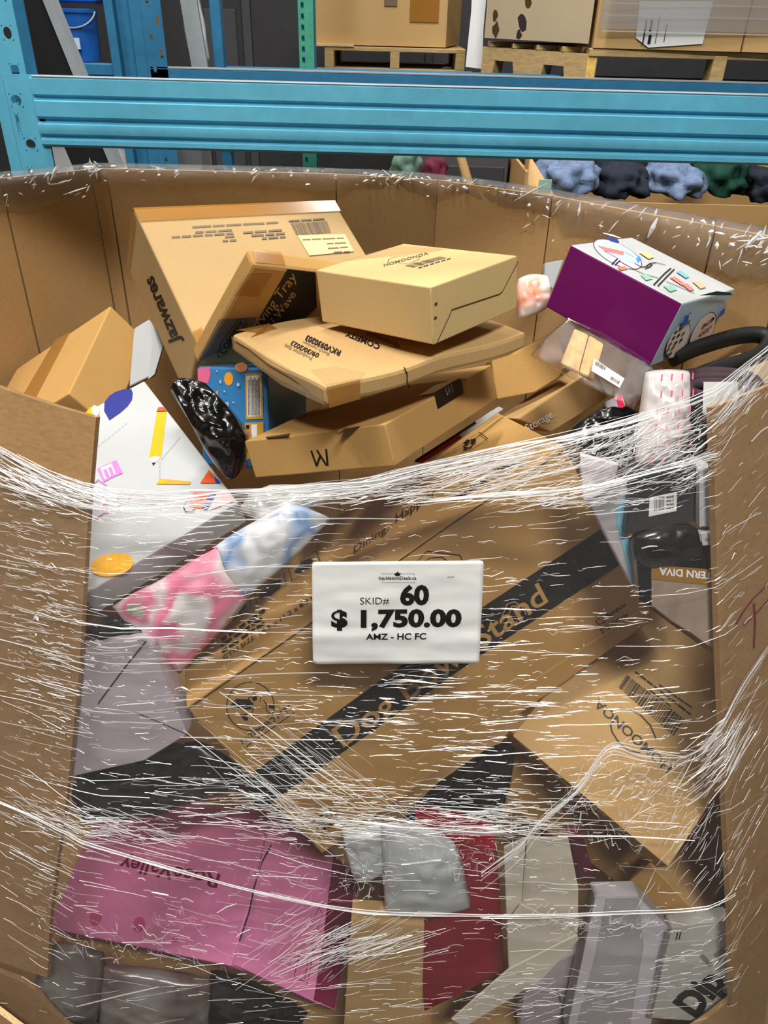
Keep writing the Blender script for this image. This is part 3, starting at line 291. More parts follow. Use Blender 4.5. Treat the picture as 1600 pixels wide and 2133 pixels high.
        ["E","ink",[0.7,-0.679,-0.221],[[0.4761,1.271,1.3132],[0.4786,1.2727,1.3159],[0.4787,1.2745,1.3109]]],
        ["E","slate",[0.7,-0.679,-0.221],[[0.5026,1.2797,1.3704],[0.5051,1.2814,1.373],[0.5053,1.2832,1.3683]]],
        ["E","brick",[0.7,-0.679,-0.221],[[0.5681,1.3553,1.3459],[0.5708,1.3572,1.3487],[0.5726,1.361,1.3426]]],
        ["E","brown",[0.7,-0.679,-0.221],[[0.5581,1.346,1.3427],[0.5608,1.3478,1.3455],[0.5625,1.3516,1.3394]]],
        ["E","ink",[0.7,-0.679,-0.221],[[0.5773,1.3639,1.3485],[0.58,1.3657,1.3513],[0.5818,1.3696,1.3452]]],
        ["E","coral",[0.7,-0.679,-0.221],[[0.56,1.3532,1.3269],[0.5627,1.355,1.3297],[0.5645,1.3589,1.3235]]],
        ["E","brick",[0.7,-0.679,-0.221],[[0.5692,1.3618,1.3294],[0.5719,1.3637,1.3323],[0.5737,1.3676,1.326]]],
        ["E","brown",[0.7,-0.679,-0.221],[[0.5571,1.3565,1.3076],[0.5599,1.3583,1.3104],[0.5616,1.3622,1.304]]],
        ["E","ink",[0.7,-0.679,-0.221],[[0.552,1.3546,1.2972],[0.5548,1.3564,1.3],[0.5565,1.3604,1.2936]]],
        ["E","coral",[0.7,-0.679,-0.221],[[0.5529,1.3536,1.3031],[0.5556,1.3555,1.3059],[0.5574,1.3593,1.2995]]],
        ["E","brick",[0.7,-0.679,-0.221],[[0.5785,1.3705,1.332],[0.5812,1.3724,1.3348],[0.583,1.3763,1.3285]]],
        ["P","royal",[0.7,-0.679,-0.221],[[[0.4842,1.2628,1.3641],[0.4809,1.2508,1.3903],[0.4935,1.2644,1.3885],[0.4978,1.2748,1.3702]]]],
        ["P","royal",[0.7,-0.679,-0.221],[[[0.5908,1.3795,1.3435],[0.5905,1.3736,1.3606],[0.601,1.3827,1.3658],[0.6079,1.3952,1.3494]]]],
        ["S","royal",[0.7,-0.679,-0.221],[[[0.4832,1.2532,1.3904],[0.4913,1.2607,1.3929],[0.4982,1.2692,1.3887]],[[0.5852,1.366,1.3674],[0.5944,1.3746,1.37],[0.6022,1.3832,1.3683]]],0.00158],
        ["P","dark_teal",[0.7,-0.679,-0.221],[[[0.4999,1.26,1.4222],[0.5478,1.3119,1.4147],[0.5963,1.3679,1.3964],[0.6091,1.3843,1.3865],[0.5442,1.3105,1.4077]]]],
    ],
    'dogbowl': [
        ["P","ink",[0.27,-0.933,0.237],[[[0.3864,1.1316,1.0455],[0.4344,1.1275,0.9744],[0.182,1.0204,0.8404],[0.1364,1.0007,0.8147],[-0.1388,0.8802,0.6536],[-0.199,0.8536,0.6177],[-0.2506,0.853,0.6741],[-0.1895,0.8797,0.7096],[0.0206,0.973,0.8379],[0.1847,1.0456,0.9367]]]],
        ["T","tan_ink",[0.27,-0.933,0.237],"Dog Bowl Stand",[-0.0602,0.9169,0.7086],[0.2968,1.0744,0.9221],[-0.0827,0.9202,0.7472],0.012,0.0],
        ["S","tan_ink",[0.27,-0.933,0.237],[[[0.2129,1.0466,0.9084],[0.2199,1.0541,0.9298],[0.2329,1.0584,0.9321],[0.249,1.0598,0.9194],[0.2575,1.0582,0.9033]],[[0.225,1.0507,0.9108],[0.2291,1.0554,0.9246],[0.2398,1.0581,0.9228],[0.2463,1.0564,0.9089]]],0.00186],
        ["R","ink",[0.27,-0.933,0.237],[[-0.2138,0.9012,0.8222],[-0.1762,0.91,0.8141],[-0.2151,0.8894,0.7772]],0.0016],
        ["P","ink",[0.27,-0.933,0.237],[[[-0.2461,0.8941,0.831],[-0.2359,0.8996,0.8412],[-0.2172,0.9038,0.8363],[-0.2083,0.9039,0.8264],[-0.2139,0.8998,0.8169],[-0.2276,0.8968,0.8207],[-0.241,0.8941,0.8254]],[[-0.2309,0.8933,0.8107],[-0.2195,0.8965,0.81],[-0.2184,0.8935,0.7971],[-0.2245,0.8921,0.7985]],[[-0.1854,0.9086,0.8188],[-0.1754,0.9107,0.8158],[-0.1778,0.9087,0.8109],[-0.184,0.9075,0.8131]],[[-0.2125,0.9058,0.8389],[-0.2041,0.9085,0.8398],[-0.2028,0.907,0.8324],[-0.2089,0.9048,0.831]]]],
        ["S","ink",[0.27,-0.933,0.237],[[[-0.2132,0.9061,0.8408],[-0.2171,0.9045,0.839],[-0.2142,0.9038,0.833],[-0.2092,0.9023,0.8212],[-0.2118,0.8987,0.8101],[-0.2038,0.8969,0.7939]],[[-0.1965,0.91,0.8373],[-0.1983,0.9071,0.8279]],[[-0.1929,0.9091,0.8294],[-0.1892,0.9084,0.8223],[-0.1887,0.9053,0.8096],[-0.1819,0.905,0.8009],[-0.178,0.9066,0.8027],[-0.1763,0.9091,0.8105]]],0.00143],
        ["T","ink",[0.27,-0.933,0.237],"PATHOSIO PETS",[-0.2283,0.8798,0.7545],[-0.1467,0.9158,0.8032],[-0.2326,0.8809,0.7638],0.01,0.0],
        ["S","ink",[0.27,-0.933,0.237],[[[-0.223,0.8799,0.7486],[-0.1436,0.9149,0.7961]]],0.00163],
        ["S","ink",[0.27,-0.933,0.237],[[[0.3932,1.0884,0.8672],[0.4054,1.0938,0.8745],[0.4118,1.0924,0.862],[0.3998,1.0883,0.8594],[0.3932,1.0884,0.8672]],[[0.4049,1.0871,0.8489],[0.4196,1.0924,0.8529],[0.4246,1.0915,0.8434],[0.412,1.0864,0.838],[0.4049,1.0871,0.8489]]],0.00194],
        ["T","ink",[0.27,-0.933,0.237],"Bamboo",[0.4148,1.0949,0.8681],[0.4512,1.1103,0.8874],[0.4108,1.0958,0.8764],0.02,0.0],
        ["T","ink",[0.27,-0.933,0.237],"Acacia",[0.4264,1.0941,0.8517],[0.4569,1.1069,0.8674],[0.4226,1.0948,0.8591],0.02,0.0],
        ["S","crease",[0.27,-0.933,0.237],[[[0.4783,1.1143,0.8722],[0.2473,1.0166,0.7506],[0.0646,0.938,0.6493]]],0.00179],
        ["S","ink",[0.27,-0.933,0.237],[[[0.054,1.0318,1.0313],[0.0725,1.0417,1.0493],[0.1286,1.0541,1.0342],[0.1342,1.053,1.0232]],[[0.0692,1.0364,1.0323],[0.0787,1.0403,1.0367],[0.0982,1.0456,1.0354],[0.1085,1.0463,1.0263]]],0.00128],
        ["D","ink",[0.27,-0.933,0.237],[[-0.117,0.8657,0.5716],[-0.0781,0.8826,0.5939],[-0.1142,0.865,0.5657]],4,0],
        ["D","ink",[0.27,-0.933,0.237],[[-0.1095,0.8647,0.5592],[-0.0703,0.8818,0.5816],[-0.1066,0.8641,0.5533]],4,1],
        ["D","ink",[0.27,-0.933,0.237],[[-0.1019,0.8638,0.5468],[-0.0625,0.8809,0.5693],[-0.099,0.8631,0.5408]],4,2],
        ["S","rip",[0.27,-0.933,0.237],[[[-0.3104,0.8779,0.8404],[-0.1364,0.954,0.9421],[0.0025,1.0155,1.0261],[0.1272,1.0703,1.0999],[0.2966,1.1425,1.191]]],0.00234],
        ["S","ink",[-0.524,0.064,0.849],[[[-0.3031,1.1225,0.8304],[-0.2493,1.137,0.8625]],[[-0.2493,1.137,0.8625],[-0.2377,1.0913,0.8731]],[[-0.2377,1.0913,0.8731],[-0.2903,1.0702,0.8422]],[[-0.2903,1.0702,0.8422],[-0.3031,1.1225,0.8304]]],0.00146],
        ["P","ink",[-0.524,0.064,0.849],[[[-0.2904,1.098,0.8401],[-0.2796,1.1155,0.8454],[-0.2532,1.1214,0.8613],[-0.2495,1.1002,0.8651],[-0.2687,1.0835,0.8545],[-0.285,1.0851,0.8444]]]],
        ["S","ink",[-0.524,0.064,0.849],[[[-0.24,1.1439,0.8677],[-0.1848,1.1602,0.9005]],[[-0.1848,1.1602,0.9005],[-0.1742,1.113,0.9106]],[[-0.1742,1.113,0.9106],[-0.227,1.0936,0.8795]],[[-0.227,1.0936,0.8795],[-0.24,1.1439,0.8677]]],0.00146],
        ["P","ink",[-0.524,0.064,0.849],[[[-0.2285,1.1253,0.8762],[-0.2137,1.1451,0.8838],[-0.1874,1.1445,0.9001],[-0.1863,1.115,0.903],[-0.2076,1.1043,0.8907],[-0.2222,1.1096,0.8812]]]],
        ["S","ink",[-0.524,0.064,0.849],[[[-0.1765,1.168,0.9051],[-0.1255,1.1879,0.935]],[[-0.1255,1.1879,0.935],[-0.1129,1.1381,0.9465]],[[-0.1129,1.1381,0.9465],[-0.1638,1.1171,0.9167]],[[-0.1638,1.1171,0.9167],[-0.1765,1.168,0.9051]]],0.00146],
        ["P","ink",[-0.524,0.064,0.849],[[[-0.1633,1.1438,0.915],[-0.1517,1.1718,0.9201],[-0.1253,1.1655,0.9368],[-0.1316,1.1363,0.9351],[-0.1522,1.1344,0.9225]]]],
        ["T","ink",[-0.524,0.064,0.849],"CTN SIZE: 18.5 x 11.2 x 8.9 in",[-0.2629,0.9589,0.8675],[-0.1089,1.0225,0.9577],[-0.2683,0.9725,0.8631],0.01,0.0],
        ["D","ink",[-0.524,0.064,0.849],[[-0.2704,0.9829,0.861],[-0.1942,1.0147,0.9056],[-0.2746,0.9911,0.8578]],5,1],
        ["D","ink",[-0.524,0.064,0.849],[[-0.2763,1.0025,0.8559],[-0.2005,1.0331,0.9004],[-0.2805,1.0109,0.8527]],4,2],
        ["D","ink",[-0.524,0.064,0.849],[[-0.2801,1.0212,0.8521],[-0.2167,1.0465,0.8894],[-0.2845,1.0298,0.8488]],4,3],
        ["D","ink",[-0.524,0.064,0.849],[[-0.2255,1.0459,0.884],[-0.2004,1.0557,0.8988],[-0.2295,1.0547,0.8809]],2,4],
        ["T","ink",[-0.524,0.064,0.849],"Dining.",[-0.0491,1.1095,0.988],[0.0111,1.1313,1.0235],[-0.0537,1.1332,0.9834],0.0,0.5],
        ["T","ink",[-0.524,0.064,0.849],"Happier",[0.0245,1.1474,1.0306],[0.0971,1.1768,1.0731],[0.0203,1.1762,1.0258],0.0,0.5],
        ["T","ink",[-0.524,0.064,0.849],"Made in China",[0.1262,1.1224,1.0952],[0.2259,1.157,1.1541],[0.1235,1.1412,1.0921],0.02,0.0],
        ["S","ink",[-0.524,0.064,0.849],[[[0.1328,1.3232,1.0842],[0.1824,1.3446,1.1132],[0.1937,1.2995,1.1235],[0.164,1.2841,1.1064]]],0.00186],
        ["P","ink",[-0.524,0.064,0.849],[[[0.151,1.3297,1.095],[0.1598,1.3392,1.0996],[0.1658,1.3267,1.1043],[0.158,1.3163,1.1002]],[[0.1654,1.3319,1.1036],[0.1752,1.3237,1.1103],[0.1728,1.3063,1.1101],[0.1664,1.3123,1.1057]],[[0.1501,1.3172,1.0953],[0.1609,1.299,1.1034],[0.1701,1.3052,1.1086],[0.1638,1.2911,1.1057],[0.1524,1.3009,1.0979]]]],
        ["S","crease",[-0.524,0.064,0.849],[[[0.2629,1.1409,1.1781],[0.2933,1.1378,1.1971]]],0.00113],
    ],
    'amoo2': [
        ["T","ink_dark",[-0.044,-0.517,0.855],"HOMOONOA",[0.5398,0.9389,0.6523],[0.4172,1.0461,0.7107],[0.5278,0.9283,0.6452],0.015,0.0],
        ["S","ink_dark",[-0.044,-0.517,0.855],[[[0.4558,1.0295,0.7027],[0.4735,1.0278,0.7026],[0.4928,1.0185,0.6979],[0.5083,1.0017,0.6886],[0.5158,0.9807,0.6763]],[[0.4341,1.0061,0.6874],[0.436,0.9925,0.6793],[0.4471,0.9753,0.6695],[0.4649,0.9627,0.6627],[0.483,0.9611,0.6627]]],0.00308],
        ["B","ink_dark",[-0.044,-0.517,0.855],[[0.4755,1.0841,0.7367],[0.5744,1.0102,0.6972],[0.5498,0.9842,0.6801],[0.4565,1.0637,0.7234]],34,8],
        ["D","ink_dark",[-0.044,-0.517,0.855],[[0.5868,1.02,0.7037],[0.4912,1.092,0.7422],[0.5842,1.0176,0.7021]],9,1],
        ["D","ink_dark",[-0.044,-0.517,0.855],[[0.5904,1.0307,0.7103],[0.5336,1.0693,0.7307],[0.5885,1.0288,0.7091]],5,2],
        ["D","ink_dark",[-0.044,-0.517,0.855],[[0.5515,1.0333,0.7099],[0.5126,1.0624,0.7255],[0.5495,1.0315,0.7087]],3,3],
        ["S","rip",[-0.044,-0.517,0.855],[[[0.2582,0.9819,0.6636],[0.3197,0.931,0.6361],[0.4081,0.8674,0.6022]]],0.00143],
    ],
    'pink': [
        ["T","magenta",[-0.462,-0.206,0.863],"RoseValley",[-0.3153,0.921,0.3043],[-0.5657,1.0235,0.1947],[-0.3192,0.8967,0.2964],0.02,0.0],
        ["S","pink_line",[-0.462,-0.206,0.863],[[[-0.4279,1.0557,0.2762],[-0.4179,0.7918,0.2185]]],0.00128],
        ["S","pink_line",[-0.462,-0.206,0.863],[[[-0.2694,1.0048,0.3489],[-0.292,0.8462,0.2989]]],0.00122],
        ["S","pink_line",[-0.462,-0.206,0.863],[[[-0.4539,0.9221,0.2304],[-0.5604,1.1122,0.2187]]],0.00121],
        ["E","pink_deep",[-0.462,-0.206,0.863],[[-0.484,0.8699,0.2018],[-0.4688,0.8633,0.2084],[-0.485,0.8557,0.1979]]],
        ["E","pink_deep",[-0.462,-0.206,0.863],[[-0.5954,0.9093,0.1515],[-0.5789,0.9022,0.1587],[-0.5957,0.8943,0.1478]]],
        ["E","pink_deep",[-0.462,-0.206,0.863],[[-0.3922,0.8217,0.2394],[-0.3857,0.8202,0.2425],[-0.391,0.8164,0.2388]]],
        ["S","rip_dark",[-0.462,-0.206,0.863],[[[-0.2112,0.9497,0.367],[-0.2281,0.9176,0.3502],[-0.2372,0.8755,0.3353],[-0.2408,0.8336,0.3234],[-0.253,0.7872,0.3058]]],0.00392],
    ],
    'pinkend': [
        ["P","magenta",[0.589,-0.382,0.713],[[[-0.09,0.9911,0.2759],[-0.1022,0.8436,0.207],[-0.1135,0.7501,0.1662],[-0.0724,0.7499,0.1322],[-0.0544,0.8609,0.1768],[-0.0384,0.9708,0.2224]]]],
        ["S","magenta",[0.589,-0.382,0.713],[[[-0.1463,0.8041,0.2223],[-0.1212,0.8042,0.2016],[-0.1271,0.7711,0.1887],[-0.1526,0.7703,0.2094],[-0.1463,0.8041,0.2223]],[[-0.1286,0.8023,0.2067],[-0.1327,0.7721,0.1939]],[[-0.1281,0.8568,0.2354],[-0.1134,0.893,0.2427],[-0.105,0.8846,0.2313],[-0.1148,0.8579,0.225]],[[-0.1374,0.8309,0.2292],[-0.1224,0.8325,0.2178],[-0.1192,0.8151,0.2058]]],0.00133],
    ],
    'dip': [
        ["T","ink",[0.0,-0.963,0.27],"Dip",[0.6205,0.7218,0.1978],[0.6657,0.7465,0.2861],[0.5736,0.7311,0.2309],0.05,0.0],
        ["S","smoke",[0.0,-0.963,0.27],[[[0.5424,0.7788,0.4014],[0.5374,0.7621,0.3418],[0.5375,0.7435,0.2752],[0.5334,0.7216,0.1973]]],0.00615],
        ["S","smoke",[0.0,-0.963,0.27],[[[0.6348,0.763,0.3449],[0.6498,0.7677,0.3618]],[[0.6294,0.7568,0.3228],[0.61,0.7628,0.3441]]],0.00889],
        ["S","ink_dark",[0.0,-0.963,0.27],[[[0.5392,0.721,0.1951],[0.5762,0.7204,0.1929]],[[0.5583,0.7768,0.3944],[0.5569,0.7726,0.3793]],[[0.5636,0.7769,0.3946],[0.5622,0.7727,0.3795]]],0.0022],
    ],
    'lavender': [
        ["S","rip_dark",[0.0,-0.963,0.27],[[[-0.3738,0.9158,0.9478],[-0.4094,0.9035,0.9039],[-0.4602,0.8846,0.8365]]],0.00229],
        ["S","rip_dark",[0.0,-0.963,0.27],[[[-0.4014,0.8812,0.8244],[-0.363,0.8764,0.8072],[-0.3104,0.8695,0.7824]]],0.00158],
    ],
    'cardblue': [
        ["P","sky_soft",[0.0,-0.963,0.27],[[[0.3759,1.0177,1.2045],[0.377,0.9954,1.1249],[0.3973,0.9835,1.0824],[0.3973,0.9716,1.04],[0.3775,0.9872,1.0958],[0.3613,0.9989,1.1373],[0.356,1.0062,1.1634]]]],
    ],
    'blackbox': [
        ["P","white",[0.0,-0.963,0.27],[[[0.3991,0.9944,1.193],[0.4389,0.9972,1.2027],[0.4423,0.989,1.1737],[0.4015,0.9863,1.1638]]]],
        ["B","ink_grey",[0.0,-0.963,0.27],[[0.4056,0.9943,1.1924],[0.4211,0.9952,1.1957],[0.424,0.9893,1.1747],[0.4085,0.9884,1.1713]],12,2],
        ["D","ink_grey",[0.0,-0.963,0.27],[[0.4241,0.995,1.1951],[0.4353,0.9957,1.1975],[0.425,0.9942,1.1922]],3,0],
        ["D","ink_grey",[0.0,-0.963,0.27],[[0.4249,0.9934,1.1893],[0.4361,0.9941,1.1918],[0.4258,0.9926,1.1865]],3,1],
        ["D","ink_grey",[0.0,-0.963,0.27],[[0.4257,0.9918,1.1835],[0.4369,0.9925,1.186],[0.4266,0.991,1.1806]],3,2],
        ["D","ink_grey",[0.0,-0.963,0.27],[[0.4265,0.9901,1.1777],[0.4378,0.9908,1.1802],[0.4274,0.9893,1.1748]],3,3],
        ["R","slate",[0.0,-0.963,0.27],[[0.4193,1.0002,1.2137],[0.4455,1.0017,1.2191],[0.4224,0.9975,1.2039]],0.00086],
    ],
    'whitebox': [
        ["P","grey_label",[0.0,-0.963,0.27],[[[0.463,0.9977,1.2405],[0.4713,0.9917,1.2188],[0.4795,0.9741,1.156],[0.4767,0.9739,1.1552]]]],
    ],
    'tagbox': [
        ["B","ink_grey",[0.0,-0.963,0.27],[[0.4865,0.9652,1.1421],[0.4965,0.9655,1.1431],[0.4973,0.964,1.138],[0.4873,0.9638,1.137]],6,4],
    ],
    'diva': [
        ["P","black_gloss",[0.0,-0.963,0.27],[[[0.3887,0.9586,1.1006],[0.4122,0.957,1.0952],[0.421,0.9385,1.029],[0.4011,0.941,1.0378]]]],
        ["P","gold_brown",[0.0,-0.963,0.27],[[[0.4122,0.957,1.0952],[0.5125,0.9557,1.0903],[0.5166,0.9484,1.0643],[0.4145,0.9506,1.0723]]]],
        ["T","white",[0.0,-0.963,0.27],"STERN DIVA",[0.514,0.9542,1.085],[0.4246,0.9559,1.0909],[0.515,0.9512,1.0743],0.03,0.0],
        ["P","black_gloss",[0.0,-0.963,0.27],[[[0.3887,0.9586,1.1006],[0.3972,0.9624,1.1144],[0.5081,0.9633,1.1174],[0.5125,0.9557,1.0903],[0.4122,0.957,1.0952]]]],
    ],
    'whitesliver': [
        ["P","grey_label",[0.254,-0.847,0.466],[[[-0.4874,1.5252,1.2617],[-0.459,1.5108,1.22],[-0.4769,1.4748,1.1643],[-0.4887,1.4666,1.1559],[-0.4808,1.5051,1.2216]]]],
    ],
    'cutter': [
        ["P","hot_pink",[0.0,-0.857,0.514],[[[0.3989,1.2452,1.2419],[0.4079,1.2474,1.2457],[0.4153,1.2372,1.2287],[0.4046,1.2349,1.2249]]]],
    ],
    'redcard': [
        ["P","crimson",[0.233,-0.778,0.583],[[[0.0533,1.2671,1.0909],[0.1378,1.3189,1.1261],[0.1445,1.3155,1.1189],[0.0697,1.2692,1.0871]]]],
        ["S","ink",[0.233,-0.778,0.583],[[[0.0569,1.269,1.092],[0.1378,1.3189,1.1261],[0.1703,1.3393,1.1403]]],0.0045],
    ],
    'storage_f': [
        ["T","white",[0.448,-0.815,0.367],"Storage.",[0.2798,1.3782,1.103],[0.3396,1.4191,1.1207],[0.2727,1.3804,1.1165],0.005,0.0],
    ],
    'greybox': [
        ["P","grey_lilac",[0.0,-0.963,0.27],[[[0.4822,0.8074,0.4537],[0.5506,0.7881,0.3847],[0.5429,0.7197,0.1402],[0.5038,0.7193,0.1389],[0.5051,0.777,0.3452]]]],
        ["P","grey_lilac",[0.0,-0.963,0.27],[[[0.4039,0.8062,0.4492],[0.4229,0.8069,0.4519],[0.4175,0.7716,0.3258],[0.3974,0.7183,0.1354],[0.3824,0.7182,0.1349]]]],
    ],
    'greybox2': [
        ["S","smoke",[0.0,-0.963,0.27],[[[0.3687,0.779,0.1735],[0.4022,0.752,0.0771]]],0.00478],
    ],
    'cream_lip': [
        ["P","grey_warm",[0.0,-0.963,0.27],[[[0.3723,0.7559,0.3984],[0.3144,0.7306,0.308],[0.1779,0.6978,0.1906],[0.1656,0.7002,0.1994],[0.2958,0.7335,0.3183]]]],
    ],
    'sleeve_label': [
        ["B","ink_grey",[-0.114,-0.757,0.643],[[0.3475,1.2249,1.316],[0.3644,1.2159,1.3083],[0.362,1.2129,1.3043],[0.3451,1.2209,1.3108]],10,6],
        ["B","ink_grey",[-0.114,-0.757,0.643],[[0.372,1.2055,1.2975],[0.3857,1.1984,1.2915],[0.3834,1.1954,1.2876],[0.3696,1.2026,1.2935]],8,7],
    ],
    'sheet': [
        ["T","ink",[0.0,-0.963,0.27],"liquidationDeals.ca",[-0.0052,0.9064,1.0929],[0.0502,0.9068,1.0944],[-0.0053,0.9078,1.0977],0.012,0.0],
        ["T","ink_grey",[0.0,-0.963,0.27],"#6342",[0.0955,0.908,1.0986],[0.1054,0.9081,1.0989],[0.0954,0.9086,1.1008],0,0.0],
        ["T","ink",[0.0,-0.963,0.27],"SKID#",[-0.0323,0.8956,1.0542],[0.0108,0.8959,1.0554],[-0.0325,0.8985,1.0647],-0.006,0.0],
        ["T","ink",[0.0,-0.963,0.27],"60",[0.0273,0.8958,1.0551],[0.0703,0.8964,1.057],[0.0264,0.9036,1.0827],0.045,0.0],
        ["T","ink",[0.0,-0.963,0.27],"$ 1,750.00",[-0.0753,0.8852,1.0173],[0.1196,0.887,1.0234],[-0.0754,0.8923,1.0424],0.045,0.0],
        ["T","ink",[0.0,-0.963,0.27],"AMZ - HC FC",[-0.0227,0.88,0.9987],[0.0677,0.8807,1.0012],[-0.0228,0.8827,1.0083],0.02,0.0],
        ["P","ink",[0.0,-0.963,0.27],[[[0.0221,0.9101,1.1061],[0.0236,0.9095,1.104],[0.025,0.9097,1.1048],[0.025,0.9091,1.1026],[0.0272,0.9093,1.1034],[0.0265,0.9087,1.1011],[0.0245,0.9081,1.0989],[0.0223,0.9082,1.0992],[0.0202,0.9081,1.0988],[0.018,0.9087,1.1009],[0.0172,0.9093,1.1031],[0.0194,0.9091,1.1024],[0.0193,0.9097,1.1046],[0.0208,0.9095,1.1039]]]],
        ["S","ink_grey",[0.0,-0.963,0.27],[[[-0.0019,0.9089,1.1018],[0.0173,0.9091,1.1023]],[[0.0272,0.9091,1.1026],[0.047,0.9093,1.1032],[0.0471,0.9085,1.1002]],[[-0.0016,0.9052,1.0886],[0.0475,0.9056,1.0899],[0.0474,0.9062,1.0921]]],0.00043],
    ],
    'rpanel': [
        ["S","scrawl",[0.558,-0.766,0.321],[[[0.6308,0.9999,1.0351],[0.5932,0.9689,1.0262],[0.5721,0.9481,1.0133],[0.5595,0.9339,1.0013]],[[0.635,0.9929,1.011],[0.6034,0.9643,0.9975],[0.5788,0.9438,0.9913]],[[0.5959,0.9667,1.0163],[0.6038,0.9608,0.9884],[0.6084,0.9447,0.942]]],0.00312],
    ],
}


# ------------------------------------------------------------------ materials
def lin(c):
    return tuple(((x / 255) / 12.92 if x <= 10 else (((x / 255) + 0.055) / 1.055) ** 2.4) for x in c)


MATS = {}


def base_mat(name):
    m = bpy.data.materials.new(name)
    m.use_nodes = True
    nt = m.node_tree
    b = nt.nodes['Principled BSDF']
    MATS[name] = m
    return m, nt, b


def plain(name, rgb, rough=0.5, spec=0.4, coat=0.0, alpha=1.0):
    m, nt, b = base_mat(name)
    b.inputs['Base Color'].default_value = (*lin(rgb), 1)
    b.inputs['Roughness'].default_value = rough
    b.inputs['Specular IOR Level'].default_value = spec
    b.inputs['Coat Weight'].default_value = coat
    b.inputs['Coat Roughness'].default_value = 0.12
    b.inputs['Alpha'].default_value = alpha
    return m


def tex_noise(nt, scale, detail=4, rough=0.6, stretch=None, coord='Object'):
    tc = nt.nodes.new('ShaderNodeTexCoord')
    src = tc.outputs[coord]
    if stretch:
        mp = nt.nodes.new('ShaderNodeMapping')
        mp.inputs['Scale'].default_value = stretch
        nt.links.new(src, mp.inputs['Vector'])
        src = mp.outputs['Vector']
    n = nt.nodes.new('ShaderNodeTexNoise')
    n.inputs['Scale'].default_value = scale
    n.inputs['Detail'].default_value = detail
    n.inputs['Roughness'].default_value = rough
    nt.links.new(src, n.inputs['Vector'])
    return n.outputs['Fac']


def ramp(nt, fac, stops):
    r = nt.nodes.new('ShaderNodeValToRGB')
    e = r.color_ramp.elements
    e[0].position, e[0].color = stops[0][0], (*stops[0][1], 1)
    e[1].position, e[1].color = stops[1][0], (*stops[1][1], 1)
    for p, c in stops[2:]:
        x = e.new(p)
        x.color = (*c, 1)
    nt.links.new(fac, r.inputs['Fac'])
    return r.outputs['Color']


def bump(nt, b, fac, strength, dist=0.002):
    bp = nt.nodes.new('ShaderNodeBump')
    bp.inputs['Strength'].default_value = strength
    bp.inputs['Distance'].default_value = dist
    nt.links.new(fac, bp.inputs['Height'])
    nt.links.new(bp.outputs['Normal'], b.inputs['Normal'])


def grained(name, rgb, var=0.12, scale=90, rough=0.75, spec=0.25, bmp=0.12, stretch=(1, 1, 1), big=0.06):
    """board, paint or cloth: a colour with fine grain and slow variation of its own"""
    m, nt, b = base_mat(name)
    c = lin(rgb)
    f = tex_noise(nt, scale, 5, 0.65, stretch)
    g = tex_noise(nt, 5, 3, 0.5)
    col = ramp(nt, f, [(0.30, tuple(x * (1 - var) for x in c)), (0.70, tuple(min(1, x * (1 + var)) for x in c))])
    mul = ramp(nt, g, [(0.35, (1 - big, 1 - big, 1 - big)), (0.65, (1, 1, 1))])
    mx = nt.nodes.new('ShaderNodeMix')
    mx.data_type, mx.blend_type = 'RGBA', 'MULTIPLY'
    mx.inputs[0].default_value = 1.0
    nt.links.new(col, mx.inputs[6])
    nt.links.new(mul, mx.inputs[7])
    nt.links.new(mx.outputs[2], b.inputs['Base Color'])
    b.inputs['Roughness'].default_value = rough
    b.inputs['Specular IOR Level'].default_value = spec
    if bmp:
        bump(nt, b, f, bmp)
    return m


def patches(name, cols, scale=9, rough=0.3, spec=0.5, bmp=0.3, coat=0.4):
    """printed plastic: soft blots of several inks"""
    m, nt, b = base_mat(name)
    f = tex_noise(nt, scale, 2, 0.4)
    k = len(cols)
    stops = [(0.30 + 0.40 * i / max(1, k - 1), lin(c)) for i, c in enumerate(cols)]
    col = ramp(nt, f, stops)
    nt.links.new(col, b.inputs['Base Color'])
    b.inputs['Roughness'].default_value = rough
    b.inputs['Specular IOR Level'].default_value = spec
    b.inputs['Coat Weight'].default_value = coat
    b.inputs['Coat Roughness'].default_value = 0.1
    bump(nt, b, tex_noise(nt, 17, 2, 0.45), bmp, 0.008)
    return m


